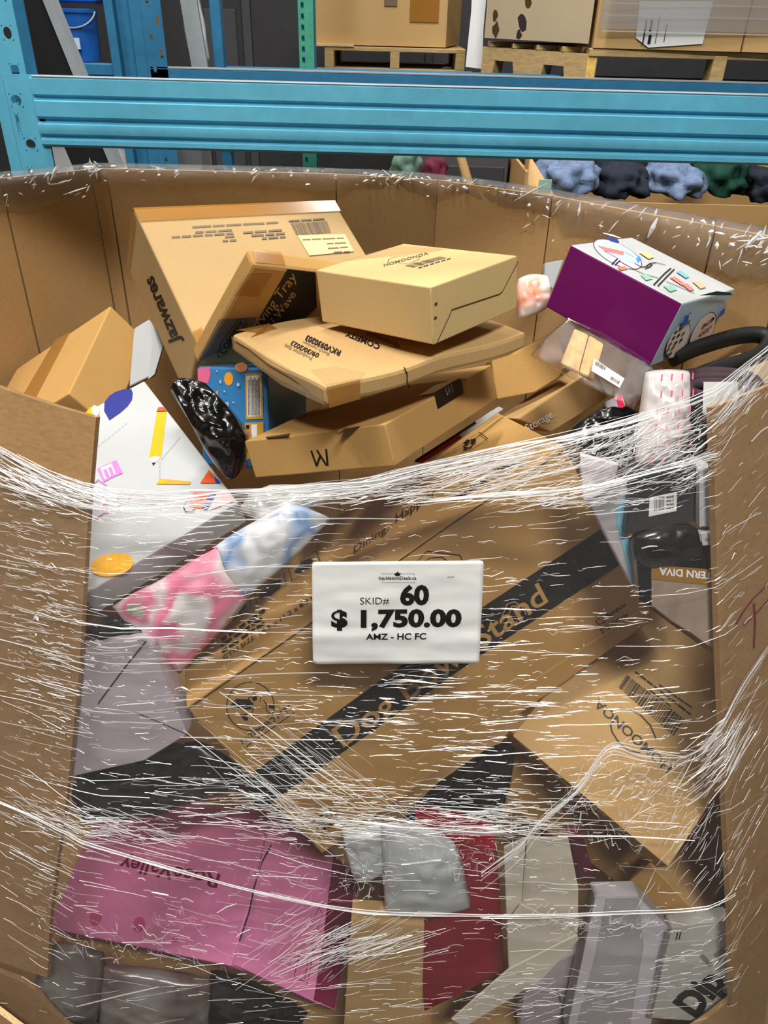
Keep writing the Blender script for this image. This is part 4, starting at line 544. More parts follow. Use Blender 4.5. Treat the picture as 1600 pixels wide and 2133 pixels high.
def clear_film(name, tint=(1, 1, 1), gloss=0.10, haze=0.05, rough=0.12, stretch=(4, 4, 60), scale=12, bmp=0.5):
    """thin clear plastic: mostly see-through, a little milky, glossy, finely rippled"""
    m = bpy.data.materials.new(name)
    m.use_nodes = True
    MATS[name] = m
    nt = m.node_tree
    nt.nodes.remove(nt.nodes['Principled BSDF'])
    out = nt.nodes['Material Output']
    tr = nt.nodes.new('ShaderNodeBsdfTransparent')
    tr.inputs[0].default_value = (*tint, 1)
    gl = nt.nodes.new('ShaderNodeBsdfGlossy')
    gl.inputs['Roughness'].default_value = rough
    df = nt.nodes.new('ShaderNodeBsdfDiffuse')
    df.inputs[0].default_value = (0.85, 0.86, 0.88, 1)
    tl = nt.nodes.new('ShaderNodeBsdfTranslucent')
    tl.inputs[0].default_value = (0.85, 0.86, 0.88, 1)
    f = tex_noise(nt, scale, 5, 0.7, stretch)
    bp = nt.nodes.new('ShaderNodeBump')
    bp.inputs['Strength'].default_value = bmp
    bp.inputs['Distance'].default_value = 0.004
    nt.links.new(f, bp.inputs['Height'])
    nt.links.new(bp.outputs[0], gl.inputs['Normal'])
    lw = nt.nodes.new('ShaderNodeLayerWeight')
    lw.inputs['Blend'].default_value = 0.25
    ad = nt.nodes.new('ShaderNodeMath')
    ad.operation = 'MULTIPLY_ADD'
    ad.inputs[1].default_value = 0.35
    ad.inputs[2].default_value = gloss
    nt.links.new(lw.outputs['Fresnel'], ad.inputs[0])
    m0 = nt.nodes.new('ShaderNodeMixShader')
    m0.inputs[0].default_value = 0.5
    nt.links.new(df.outputs[0], m0.inputs[1])
    nt.links.new(tl.outputs[0], m0.inputs[2])
    m1 = nt.nodes.new('ShaderNodeMixShader')
    m1.inputs[0].default_value = haze
    nt.links.new(tr.outputs[0], m1.inputs[1])
    nt.links.new(m0.outputs[0], m1.inputs[2])
    m2 = nt.nodes.new('ShaderNodeMixShader')
    nt.links.new(ad.outputs[0], m2.inputs[0])
    nt.links.new(m1.outputs[0], m2.inputs[1])
    nt.links.new(gl.outputs[0], m2.inputs[2])
    nt.links.new(m2.outputs[0], out.inputs['Surface'])
    return m


KR = dict(var=0.07, scale=260, rough=0.8, spec=0.2, bmp=0.05)
grained('kraft', (190, 155, 104), **KR)
grained('kraft_pale', (208, 178, 124), **KR)
grained('kraft_tan', (176, 147, 102), **KR)
grained('kraft_deep', (186, 145, 86), **KR)
grained('kraft_bin', (176, 141, 94), var=0.09, scale=180, rough=0.85, spec=0.15, bmp=0.06)
grained('kraft_bin_outer', (168, 132, 90), var=0.14, scale=120, rough=0.88, spec=0.12, bmp=0.10, stretch=(0.5, 0.5, 1.6))
grained('kraft_edge', (214, 186, 140), var=0.25, scale=300, rough=0.9, spec=0.1)
grained('kraft_grey', (176, 158, 130), **KR)
grained('white_board', (182, 185, 186), var=0.02, scale=60, rough=0.42, spec=0.35, bmp=0.0, big=0.02)
grained('cream_board', (214, 206, 190), var=0.03, scale=80, rough=0.55, bmp=0.02)
grained('lilac_board', (186, 176, 184), var=0.03, scale=80, rough=0.5, bmp=0.02)
grained('grey_board', (176, 172, 176), var=0.04, scale=80, rough=0.45, bmp=0.02)
grained('black_board', (50, 50, 53), var=0.1, scale=120, rough=0.42, spec=0.5, bmp=0.04)
grained('blue_board', (60, 128, 186), var=0.05, scale=60, rough=0.32, spec=0.5, bmp=0.0)
grained('deep_teal_board', (22, 74, 106), var=0.08, scale=60, rough=0.4, spec=0.4, bmp=0.0)
grained('purple_board', (104, 12, 88), var=0.05, scale=50, rough=0.35, spec=0.45, bmp=0.02)
grained('pale_blue_board', (176, 200, 212), var=0.03, scale=60, rough=0.4, bmp=0.0)
grained('pink_board', (228, 134, 180), var=0.05, scale=60, rough=0.4, bmp=0.02)
grained('crimson_board', (150, 16, 38), var=0.08, scale=60, rough=0.38, spec=0.45, bmp=0.02)
grained('maroon_cloth', (92, 30, 50), var=0.2, scale=160, rough=0.8, bmp=0.2)
grained('silver_board', (190, 188, 182), var=0.05, scale=60, rough=0.35, spec=0.5, bmp=0.02)
grained('photo_beige', (158, 140, 124), var=0.28, scale=9, rough=0.3, spec=0.5, bmp=0.0, stretch=(2, 1, 1))
grained('rack_blue', (94, 176, 205), var=0.08, scale=30, rough=0.42, spec=0.5, bmp=0.04, big=0.12)
grained('rack_navy', (42, 108, 146), var=0.10, scale=30, rough=0.45, spec=0.45, bmp=0.04, big=0.15)
grained('rack_grey', (146, 152, 156), var=0.06, scale=30, rough=0.5, bmp=0.03)
grained('rack_green', (70, 150, 124), var=0.08, scale=30, rough=0.5, bmp=0.03)
grained('pallet_wood', (178, 150, 104), var=0.22, scale=24, rough=0.85, bmp=0.25, stretch=(1, 1, 5))
grained('dark_steel', (58, 58, 60), var=0.05, scale=20, rough=0.5, bmp=0.0)
grained('dark_steel_frame', (76, 76, 80), var=0.05, scale=20, rough=0.5, bmp=0.0)
grained('concrete', (120, 117, 112), var=0.12, scale=8, rough=0.7, bmp=0.05)
grained('ceiling_white', (150, 148, 145), var=0.05, scale=8, rough=0.9, bmp=0.0)
grained('denim_cloth', (104, 122, 152), var=0.3, scale=40, rough=0.9, bmp=0.3)
grained('navy_cloth', (34, 40, 52), var=0.3, scale=40, rough=0.9, bmp=0.3)
grained('dark_green_cloth', (22, 62, 50), var=0.3, scale=40, rough=0.9, bmp=0.3)
grained('sage_cloth', (92, 118, 104), var=0.2, scale=40, rough=0.9, bmp=0.3)
grained('yellow_paint', (226, 172, 20), var=0.06, scale=20, rough=0.45, bmp=0.0)
grained('blue_plastic', (24, 84, 160), var=0.15, scale=16, rough=0.35, spec=0.5, bmp=0.03)
grained('rope_plum', (62, 46, 54), var=0.2, scale=120, rough=0.7, bmp=0.2)
grained('wood_block', (232, 184, 100), var=0.38, scale=5, rough=0.5, bmp=0.04, stretch=(34, 3, 10))
grained('paper_white', (224, 224, 222), var=0.015, scale=40, rough=0.6, bmp=0.03, big=0.02)
plain('foam_black', (20, 20, 21), 0.55, 0.4)
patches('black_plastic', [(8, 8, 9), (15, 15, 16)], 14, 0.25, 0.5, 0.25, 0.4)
patches('silver_plastic', [(70, 66, 66), (190, 188, 188), (96, 80, 84)], 7, 0.2, 0.6, 0.6, 0.5)
patches('pink_print', [(232, 226, 226), (232, 226, 226), (228, 118, 152), (238, 150, 176), (226, 214, 216), (222, 112, 150), (92, 178, 132)], 10, 0.3, 0.5, 0.4)
patches('blue_print', [(224, 226, 232), (226, 228, 232), (120, 158, 206), (232, 230, 234), (222, 110, 126)], 11, 0.3, 0.5, 0.4)
patches('white_plastic', [(200, 204, 206), (182, 188, 190), (216, 220, 222)], 7, 0.28, 0.5, 0.25)
patches('lilac_plastic', [(214, 204, 210), (222, 212, 216), (206, 198, 204)], 7, 0.3, 0.5, 0.4)
patches('smoky_plastic', [(66, 64, 64), (150, 146, 142), (96, 78, 76), (140, 144, 142)], 5, 0.28, 0.5, 0.6)
patches('foam_wrap', [(214, 204, 202), (196, 188, 188), (226, 220, 218)], 22, 0.3, 0.5, 0.7)
patches('orange_bag', [(232, 226, 222), (228, 150, 118), (236, 230, 226), (232, 222, 216)], 9, 0.3, 0.5, 0.6)
clear_film('stretch_film', (0.965, 0.96, 0.955), 0.03, 0.02, 0.16, (3, 3, 50), 12, 0.8)
clear_film('rim_film', (0.95, 0.945, 0.94), 0.05, 0.06, 0.14, (30, 30, 30), 3, 1.0)
clear_film('pouch_film', (0.995, 0.98, 0.988), 0.02, 0.002, 0.05, (1, 1, 1), 60, 0.6)
clear_film('bin_film', (0.9, 0.9, 0.9), 0.08, 0.22, 0.2, (6, 6, 2), 6, 0.8)


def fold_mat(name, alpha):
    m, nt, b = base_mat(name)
    b.inputs['Base Color'].default_value = (0.93, 0.93, 0.93, 1)  # near-white base puts the highlights of the folds into the colour
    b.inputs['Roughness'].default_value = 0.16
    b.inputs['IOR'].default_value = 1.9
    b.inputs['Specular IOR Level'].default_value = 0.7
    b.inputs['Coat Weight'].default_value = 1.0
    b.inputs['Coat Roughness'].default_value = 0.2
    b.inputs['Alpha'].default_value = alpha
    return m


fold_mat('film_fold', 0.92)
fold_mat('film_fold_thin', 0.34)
INKS = {'ink': (26, 22, 20), 'ink_dark': (62, 50, 38), 'ink_grey': (112, 96, 78), 'ink_blue': (52, 48, 70), 'ink_lilac': (176, 168, 186), 'tan_ink': (178, 138, 84),
        'peach': (232, 190, 138), 'navy': (44, 50, 128), 'amber': (232, 170, 24), 'skin_pink': (236, 196, 192), 'rust': (180, 84, 60), 'orchid': (206, 128, 190),
        'white': (232, 232, 234), 'ochre': (206, 156, 56), 'orange': (214, 84, 34), 'rose': (222, 104, 140), 'coral_pink': (222, 104, 140), 'orange_y': (236, 164, 48),
        'orange_p': (232, 160, 92), 'coral': (222, 118, 92), 'grey_label': (176, 180, 182), 'pale_blue': (176, 196, 226), 'rip': (74, 52, 30), 'rip_dark': (52, 42, 44),
        'lilac': (206, 190, 222), 'plum': (84, 44, 74), 'brick': (196, 122, 112), 'slate': (86, 88, 96), 'sky': (62, 140, 216), 'sage': (140, 178, 160), 'teal_p': (120, 176, 190),
        'tan_p': (206, 172, 140), 'cream_p': (220, 208, 196), 'brown': (112, 74, 54), 'royal': (40, 96, 176), 'dark_teal': (22, 62, 66), 'crease': (218, 178, 112), 'magenta': (122, 12, 66),
        'pink_line': (226, 168, 194), 'pink_deep': (196, 84, 130), 'smoke': (128, 126, 124), 'sky_soft': (120, 178, 200), 'gold_brown': (150, 112, 52), 'hot_pink': (226, 22, 84),
        'crimson': (140, 20, 24), 'grey_lilac': (206, 198, 208), 'grey_warm': (150, 144, 134), 'scrawl': (146, 34, 70)}
for k_, c_ in INKS.items():
    plain(k_, c_, 0.55, 0.25)
plain('black_gloss', (16, 15, 15), 0.22, 0.5)
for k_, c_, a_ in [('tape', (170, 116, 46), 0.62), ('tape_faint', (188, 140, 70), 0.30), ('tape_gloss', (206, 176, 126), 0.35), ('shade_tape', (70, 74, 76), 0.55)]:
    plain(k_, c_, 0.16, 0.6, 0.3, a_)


# ------------------------------------------------------------------ object helpers
def link(name, me, mats, parent=None):
    o = bpy.data.objects.new(name, me)
    COL.objects.link(o)
    for m in ([mats] if isinstance(mats, str) else mats):
        me.materials.append(MATS[m])
    if parent is not None:
        o.parent = parent
    return o


def mesh(name, verts, faces, mats, parent=None, idx=None, smooth=0):
    me = bpy.data.meshes.new(name)
    me.from_pydata([tuple(v) for v in verts], [], faces)
    if idx:
        me.polygons.foreach_set('material_index', idx)
    me.update()
    if smooth:
        me.polygons.foreach_set('use_smooth', [True] * len(me.polygons))
        if smooth > 1:
            me.set_sharp_from_angle(angle=math.radians(smooth))
    return link(name, me, mats, parent)


def tag(o, label, cat, group=None, kind=None):
    o['label'] = label
    o['category'] = cat
    if group:
        o['group'] = group
    if kind:
        o['kind'] = kind
    return o


def structure(o):
    o['kind'] = 'structure'
    return o


def empty(name, loc, label, cat, group=None, rotz=0.0):
    o = bpy.data.objects.new(name, None)
    COL.objects.link(o)
    o.location = loc
    o.rotation_euler = (0, 0, rotz)
    o.empty_display_size = 0.05
    return tag(o, label, cat, group)


def recentre(o, base=None):
    """move a thing's origin to the middle of its underside"""
    me = o.data
    vs = [v.co for v in me.vertices]
    c = Vector((sum(v.x for v in vs) / len(vs), sum(v.y for v in vs) / len(vs), min(v.z for v in vs)))
    me.transform(Matrix.Translation(-c))
    o.location = o.location + c
    return o


BOXF = [(0, 3, 2, 1), (4, 5, 6, 7), (0, 1, 5, 4), (1, 2, 6, 5), (2, 3, 7, 6), (3, 0, 4, 7)]


def slab(name, lo, hi, mat, parent=None, bev=0.0):
    x0, y0, z0 = lo
    x1, y1, z1 = hi
    v = [(x0, y0, z0), (x1, y0, z0), (x1, y1, z0), (x0, y1, z0), (x0, y0, z1), (x1, y0, z1), (x1, y1, z1), (x0, y1, z1)]
    if not bev:
        return mesh(name, v, BOXF, mat, parent)
    bm = bmesh.new()
    bv = [bm.verts.new(p) for p in v]
    for f in BOXF:
        bm.faces.new([bv[i] for i in f])
    bmesh.ops.bevel(bm, geom=bm.edges[:], offset=bev, segments=1, affect='EDGES')
    me = bpy.data.meshes.new(name)
    bm.to_mesh(me)
    bm.free()
    return link(name, me, mat, parent)


def prism_z(name, plan, z0, z1, mat, parent=None):
    k = len(plan)
    v = [(x, y, z0) for x, y in plan] + [(x, y, z1) for x, y in plan]
    f = [tuple(range(k))[::-1], tuple(range(k, 2 * k))] + [(i, (i + 1) % k, k + (i + 1) % k, k + i) for i in range(k)]
    return mesh(name, v, f, mat, parent)


def tube(name, pts, rad, mat, parent=None, seg=8, closed=False, flat=1.0):
    pts = [Vector(p) for p in pts]
    k = len(pts)
    v, f = [], []
    up = Vector((0, 0, 1))
    for i, p in enumerate(pts):
        a = pts[i - 1] if (i or closed) else p
        b = pts[(i + 1) % k] if (i < k - 1 or closed) else p
        t = (b - a).normalized()
        s = t.cross(up)
        s = s.normalized() if s.length > 1e-4 else Vector((1, 0, 0))
        n = s.cross(t)
        r = rad[i] if isinstance(rad, (list, tuple)) else rad
        for j in range(seg):
            q = 2 * math.pi * j / seg
            v.append(p + s * math.cos(q) * r + n * math.sin(q) * r * flat)
    for i in range(k if closed else k - 1):
        for j in range(seg):
            a, b = i * seg + j, i * seg + (j + 1) % seg
            c, d = ((i + 1) % k) * seg + (j + 1) % seg, ((i + 1) % k) * seg + j
            f.append((a, b, c, d))
    if not closed:
        f.append(tuple(range(seg))[::-1])
        f.append(tuple(range((k - 1) * seg, k * seg)))
    return mesh(name, v, f, mat, parent, smooth=50)


def smoothline(pts, n=6):
    """Catmull-Rom through points"""
    P = [Vector(p) for p in pts]
    P = [P[0] * 2 - P[1]] + P + [P[-1] * 2 - P[-2]]
    out = []
    for i in range(1, len(P) - 2):
        for s in range(n):
            t = s / n
            a, b, c, d = P[i - 1], P[i], P[i + 1], P[i + 2]
            out.append(0.5 * ((2 * b) + (c - a) * t + (2 * a - 5 * b + 4 * c - d) * t * t + (3 * b - a - 3 * c + d) * t ** 3))
    out.append(P[-2])
    return out


# lettering -----------------------------------------------------------------
def glyphs(text, bold):
    cu = bpy.data.curves.new('lettering', 'FONT')
    cu.body = text
    cu.size = 1.0
    cu.offset = bold
    cu.resolution_u = 3
    o = bpy.data.objects.new('lettering', cu)
    COL.objects.link(o)
    dg = bpy.context.evaluated_depsgraph_get()
    dg.update()
    me = bpy.data.meshes.new_from_object(o.evaluated_get(dg))
    vs = [v.co.copy() for v in me.vertices]
    fs = [tuple(p.vertices) for p in me.polygons]
    bpy.data.objects.remove(o)
    bpy.data.curves.remove(cu)
    bpy.data.meshes.remove(me)
    return vs, fs


CAP = max(v.y for v in glyphs('H', 0.0)[0])


def warp(p, wob, seed):
    if not wob:
        return Vector((0, 0, 0))
    q = p * 7.0 + Vector((seed * 3.1, seed * 1.7, seed))
    return noise.noise_vector(q) * wob


NAMED = {'tape': 'packing_tape', 'tape_faint': 'packing_tape', 'tape_gloss': 'packing_tape', 'shade_tape': 'shade_patch', 'black_gloss': 'black_sticker', 'rip': 'seam', 'rip_dark': 'seam',
         'crease': 'score_line', 'peach': 'paper_label', 'grey_label': 'paper_label'}


def outlines(e):
    """the polygons of one flat print: P polygons, S strokes, R ring, E ellipse, B barcode, D word-like dashes"""
    kind, n = e[0], Vector(e[2])
    if kind == 'P':
        return [[Vector(p) for p in poly] for poly in e[3]]
    if kind == 'E':
        c, a, b = (Vector(p) for p in e[3])
        return [[c + (a - c) * math.cos(t * math.pi / 10) + (b - c) * math.sin(t * math.pi / 10) for t in range(20)]]
    if kind in 'SR':
        lines = e[3]
        if kind == 'R':
            c, a, b = (Vector(p) for p in e[3])
            lines = [[c + (a - c) * math.cos(t * math.pi / 14) + (b - c) * math.sin(t * math.pi / 14) for t in range(29)]]
        out, w_ = [], e[4] / 2
        for l in lines:
            l = [Vector(p) for p in l]
            for a, b in zip(l, l[1:]):
                t = (b - a)
                if t.length < 1e-6:
                    continue
                t.normalize()
                m = n.cross(t) * w_
                x = t * w_ * 0.4
                out.append([a - x + m, b + x + m, b + x - m, a - x - m])
        return out
    rn = random.Random(e[5])
    out = []
    if kind == 'B':
        q = [Vector(p) for p in e[3]]
        ws = [(rn.choice((1, 1, 2, 3)), rn.choice((1, 1, 2))) for _ in range(e[4])]
        tot, x = sum(a + b for a, b in ws), 0
        for a, b in ws:
            u0, u1 = x / tot, (x + a) / tot
            x += a + b
            out.append([q[0].lerp(q[1], u0), q[0].lerp(q[1], u1), q[3].lerp(q[2], u1), q[3].lerp(q[2], u0)])
    else:
        a, b, h = (Vector(p) for p in e[3])
        h = h - a
        c = [0] + [(i + (rn.random() - 0.5) * 0.5) / e[4] for i in range(1, e[4])] + [1]
        for u, v in zip(c, c[1:]):
            v -= min(0.25 * (v - u), h.length * 0.6 / (b - a).length)
            out.append([a.lerp(b, u), a.lerp(b, v), a.lerp(b, v) + h, a.lerp(b, u) + h])
    return out


def prints(root, key, wob=0.0, seed=0):
    """flat print, labels and tape of a thing: each run of lettering and each ink its own thin mesh"""
    inv = root.matrix_basis.inverted()
    rot = inv.to_3x3()
    marks = {}
    for i, e in enumerate(PRINTS.get(key, [])):
        kind, mat, n = e[0], e[1], Vector(e[2])
        nl = (rot @ n).normalized()
        lift = nl * (0.0007 + 0.00012 * i)

        def loc(p):
            q = inv @ Vector(p)
            return q + warp(q, wob, seed) + lift
        if kind == 'T':
            txt, p0, p1, pt, bold, shear = e[3:]
            vs, fs = glyphs(txt, bold)
            if not vs:
                continue
            xs = [v.x + shear * v.y * 0.5 for v in vs]
            x0, x1 = min(xs), max(xs)
            O, X, Y = Vector(p0), Vector(p1) - Vector(p0), Vector(pt) - Vector(p0)
            pts = [loc(O + X * ((x - x0) / (x1 - x0)) + Y * (v.y / CAP)) for x, v in zip(xs, vs)]
            mesh('lettering', pts, fs, mat, root)
        else:
            lst = marks.setdefault((mat, i if mat in ('tape', 'white', 'peach', 'tape_gloss') else 0), [[], []])
            for poly in outlines(e):
                a = len(lst[0])
                lst[0] += [loc(p) for p in poly]
                lst[1].append(tuple(range(a, a + len(poly))))
    label, small = None, []
    for (mat, _), (v, f) in marks.items():
        nm = NAMED.get(mat, 'printed_mark')
        if mat == 'white' and key in ('blackbox', 'blue'):
            nm = 'paper_label'
        o = mesh(nm, v, f, mat, root)
        if nm in ('printed_mark', 'seam', 'score_line') and len(f) > 1:
            o['kind'] = 'stuff'            # ink too fine to pick apart
        if nm == 'paper_label' and label is None:
            label = o
        elif nm == 'printed_mark' and mat == 'ink_grey':
            small.append(o)
    if label is not None and key in ('blackbox', 'blue'):
        for o in small:
            o.parent = label


def lattice(d, n, bev):
    out = []
    for L in d:
        b = min(bev, L * 0.3)
        out.append([0.0, b] + [b + (L - 2 * b) * k / n for k in range(1, n)] + [L - b, L])
    return out


def carton(key, name, label, cat, mats, face_mat=None, bev=0.003, wob=0.0, n=6, group=None, seed=0):
    """a six-sided board carton with softened edges; the mesh itself is the thing, print and tape are its children"""
    o3, R, d = BOX[key]
    ax = lattice(d, n, bev)
    idx, verts, faces, mi = {}, [], [], []

    def vid(i, j, k):
        if (i, j, k) not in idx:
            p = Vector((ax[0][i], ax[1][j], ax[2][k]))
            q = Vector([min(max(p[a], min(bev, d[a] * .3)), d[a] - min(bev, d[a] * .3)) for a in range(3)])
            r = p - q
            if r.length > 1e-9:
                p = q + r.normalized() * min(bev, min(d) * .3)
            p = p + warp(p, wob, seed)
            idx[(i, j, k)] = len(verts)
            verts.append(p)
        return idx[(i, j, k)]
    N = n + 2
    fm = face_mat or {}
    for a in range(3):
        b, c = (a + 1) % 3, (a + 2) % 3
        for side in (0, 1):
            m = fm.get('xyz'[a] + str(side), 0)
            for u in range(N):
                for v in range(N):
                    q = []
                    for du, dv in ((0, 0), (1, 0), (1, 1), (0, 1)):
                        t = [0, 0, 0]
                        t[a], t[b], t[c] = (N if side else 0), u + du, v + dv
                        q.append(vid(*t))
                    faces.append(tuple(q) if side else tuple(q[::-1]))
                    mi.append(m)
    o = mesh(name, verts, faces, mats, None, mi, smooth=20)
    M = Matrix([[R[0][0], R[0][1], R[0][2], o3[0]], [R[1][0], R[1][1], R[1][2], o3[1]], [R[2][0], R[2][1], R[2][2], o3[2]], [0, 0, 0, 1]])
    o.matrix_basis = M
    tag(o, label, cat, group)
    prints(o, key, wob, seed)
    return o


def flat_thing(key, name, label, cat, mat, group=None, parent=None, bev=0.0015):
    """a board thing with a flat outline and a real thickness"""
    F, b = PRISM[key]
    bm = bmesh.new()
    A = [bm.verts.new(p) for p in F]
    B2 = [bm.verts.new(Vector(p) + Vector(b)) for p in F]
    k = len(F)
    bm.faces.new(A)
    bm.faces.new(B2[::-1])
    for i in range(k):
        bm.faces.new([A[(i + 1) % k], A[i], B2[i], B2[(i + 1) % k]])
    bmesh.ops.recalc_face_normals(bm, faces=bm.faces[:])
    if bev:
        bmesh.ops.bevel(bm, geom=[e for e in bm.edges if e.calc_face_angle(0) > 0.3], offset=min(bev, Vector(b).length * .3), segments=2, affect='EDGES')
    me = bpy.data.meshes.new(name)
    bm.to_mesh(me)
    bm.free()
    o = link(name, me, mat, parent)
    if parent is None:
        recentre(o)
        tag(o, label, cat, group)
        prints(o, key)
    return o


def soft(key, name, label, cat, mat, crumple=0.012, freq=14, seed=0, n=26, group=None, edge=0.35, rnd_=0.6):
    """a filled bag or cushion: two puffed sheets that meet in a creased seam"""
    Q, nn, th = SOFT[key]
    Q = [Vector(p) for p in Q]
    N = Vector(nn)
    verts, faces = [], []

    def pt(i, j, side):
        u, v = i / n, j / n
        x_, y_ = 2 * u - 1, 2 * v - 1
        us, vs = 0.5 + 0.52 * x_ * math.sqrt(1 - rnd_ * y_ * y_ / 2), 0.5 + 0.52 * y_ * math.sqrt(1 - rnd_ * x_ * x_ / 2)
        p = (Q[0] * (1 - us) + Q[1] * us) * (1 - vs) + (Q[3] * (1 - us) + Q[2] * us) * vs
        e = (max(0, math.sin(math.pi * u)) * max(0, math.sin(math.pi * v))) ** edge
        s = Vector((seed * 5.3, seed * 2.1, side * 9.0))
        q = p * freq + s
        c = noise.noise(q) + 0.6 * abs(noise.noise(q * 2.3)) * 1.4 + 0.35 * noise.noise(q * 4.7)
        wob = noise.noise_vector(p * 9 + s) * 0.009
        return p + wob * (1 - e) + N * side * (th * 0.5 * e + crumple * c * e) + N * 0.002 * side * (1 if 0 < i < n and 0 < j < n else 0)
    ids = {}
    for side in (1, -1):
        for i in range(n + 1):
            for j in range(n + 1):
                rim = i in (0, n) or j in (0, n)
                if side == -1 and rim:
                    ids[(side, i, j)] = ids[(1, i, j)]
                else:
                    ids[(side, i, j)] = len(verts)
                    verts.append(pt(i, j, side))
        for i in range(n):
            for j in range(n):
                q = [ids[(side, i, j)], ids[(side, i + 1, j)], ids[(side, i + 1, j + 1)], ids[(side, i, j + 1)]]
                faces.append(tuple(q) if side == 1 else tuple(q[::-1]))
    o = mesh(name, verts, faces, mat, smooth=1)
    recentre(o)
    tag(o, label, cat, group)
    prints(o, key)
    return o


random.seed(7)
# ================================================================== the setting
structure(slab('floor', (-5, -3.5, -0.1), (5, 6.6, 0), 'concrete'))
structure(slab('ceiling', (-5, -3.5, 6.2), (5, 6.6, 6.3), 'ceiling_white'))
wb = structure(slab('wall_back', (-5, 6.3, 0), (5, 6.5, 6.2), 'dark_steel'))
structure(slab('wall_left', (-5.1, -3.5, 0), (-5, 6.6, 6.2), 'dark_steel_frame'))
structure(slab('wall_right', (5, -3.5, 0), (5.1, 6.6, 6.2), 'dark_steel_frame'))
for x0, x1, zt in ((-1.35, -1.06, 3.0), (-1.0, -0.62, 3.0), (-0.56, 0.2, 3.0), (0.26, 1.2, 3.0), (-2.4, -1.41, 3.0)):
    p = slab('panel', (x0, 6.262, 0.02), (x1, 6.30, zt), 'dark_steel', wb, 0.006)
slab('panel', (-1.32, 6.24, 0.6), (-1.1, 6.262, 1.78), 'dark_steel_frame', wb, 0.006)
slab('trim_strip', (-1.06, 6.25, 0), (-1.0, 6.3, 3.0), 'dark_steel_frame', wb, 0.004)
slab('trim_strip', (-0.62, 6.25, 0), (-0.56, 6.3, 3.0), 'dark_steel_frame', wb, 0.004)


# ------------------------------------------------------------------ pallet rack
def slotted(name, x0, x1, y, z0, z1, mat, parent, holes, th=0.003):
    """sheet-steel face with real holes; holes: (x, z, half width, half height, round?)"""
    holes = sorted(holes, key=lambda h: h[1])
    v, f = [], []

    def quad(a, b, c, d):
        k = len(v)
        v.extend([(a, y, c), (b, y, c), (b, y, d), (a, y, d)])
        f.append((k, k + 1, k + 2, k + 3))
    z = z0
    for hx, hz, hw, hh, rnd in holes:
        m = hh * 1.25
        if hz - m < z or hz + m > z1:
            continue
        quad(x0, x1, z, hz - m)
        quad(x0, hx - hw * 1.25, hz - m, hz + m)
        quad(hx + hw * 1.25, x1, hz - m, hz + m)
        K = 16
        out, inn = [], []
        for i in range(K):
            t = 2 * math.pi * (i + 0.5) / K
            cx, cz = math.cos(t), math.sin(t)
            s = 1 / max(abs(cx), abs(cz))
            out.append((hx + cx * s * hw * 1.25, y, hz + cz * s * hh * 1.25))
            e = 1.0 if rnd else min(1.18, s)
            inn.append((hx + cx * e * hw, y, hz + cz * e * hh))
        k = len(v)
        v.extend(out + inn)
        for i in range(K):
            j = (i + 1) % K
            f.append((k + i, k + j, k + K + j, k + K + i))
        z = hz + m
    quad(x0, x1, z, z1)
    o = mesh(name, v, f, mat, parent)
    md = o.modifiers.new('sheet', 'SOLIDIFY')
    md.thickness = th
    md.offset = -1
    return o


def ribbed(name, x0, x1, yf, zt, h, mat, parent):
    """rolled rack beam: stepped section swept along the aisle"""
    pr = [(.05, 0), (.004, 0), (0, -.02), (0, -.235), (.009, -.27), (.009, -.30), (-.003, -.33), (-.003, -.54), (.008, -.585), (.008, -.62), (-.004, -.65), (-.005, -.72), (-.003, -.785),
          (.006, -.82), (.006, -.85), (-.003, -.875), (-.003, -.94), (.004, -.98), (.05, -1.0)]
    pr = [(yf + a, zt + b * h) for a, b in pr]
    k = len(pr)
    xs = [x0 + (x1 - x0) * i / 10 for i in range(11)]
    v = [(x, y, z) for x in xs for y, z in pr]
    f = [(i * k + j, i * k + (j + 1) % k, (i + 1) * k + (j + 1) % k, (i + 1) * k + j) for i in range(10) for j in range(k)]
    f += [tuple(range(k))[::-1], tuple(range(10 * k, 11 * k))]
    return mesh(name, v, f, mat, parent, smooth=35)


rk = empty('pallet_rack', (0.2, 2.5, 0), 'blue steel pallet rack with ribbed beams crossing behind the open bin', 'rack')
L = lambda p: (p[0] - 0.2, p[1] - 2.5, p[2])


def rk_slab(n, lo, hi, m):
    return slab(n, L(lo), L(hi), m, rk, 0.002)


# near upright: perforated face, side flanges, bracket plate
up = slotted('upright', -0.955 - .2, -0.868 - .2, 2.075 - 2.5, 0, 3.2, 'rack_blue', rk,
             [(-0.893 - .2, 0.14 + 0.076 * i, 0.0095, 0.0125, i % 2) for i in range(40)])
rk_slab('flange', (-0.870, 2.075, 0), (-0.842, 2.079, 3.2), 'rack_navy')
rk_slab('flange', (-0.956, 2.075, 0), (-0.952, 2.16, 3.2), 'rack_navy')
slotted('bracket_plate', -0.918 - .2, -0.838 - .2, 2.058 - 2.5, 1.36, 1.655, 'rack_blue', rk,
        [(-0.898 - .2, 1.60, 0.012, 0.012, 1), (-0.885 - .2, 1.505, 0.012, 0.012, 1), (-0.905 - .2, 1.55, 0.004, 0.02, 0), (-0.9 - .2, 1.43, 0.005, 0.02, 0)], 0.004)
ribbed('beam', -0.852 - .2, 1.5 - .2, 2.05 - 2.5, 1.651, 0.152, 'rack_blue', rk)
rk_slab('lip_rail', (-0.85, 2.05, 1.650), (1.5, 2.075, 1.654), 'rack_grey')
# next bay level: the front beam over the bin, above the picture, shades the top of the bin's back wall
for x in (-1.72, 1.60):
    rk_slab('upright', (x, 1.22, 0), (x + 0.08, 1.30, 3.2), 'rack_blue')
ribbed('beam', -1.66 - .2, 1.62 - .2, 1.26 - 2.5, 2.16, 0.19, 'rack_blue', rk)
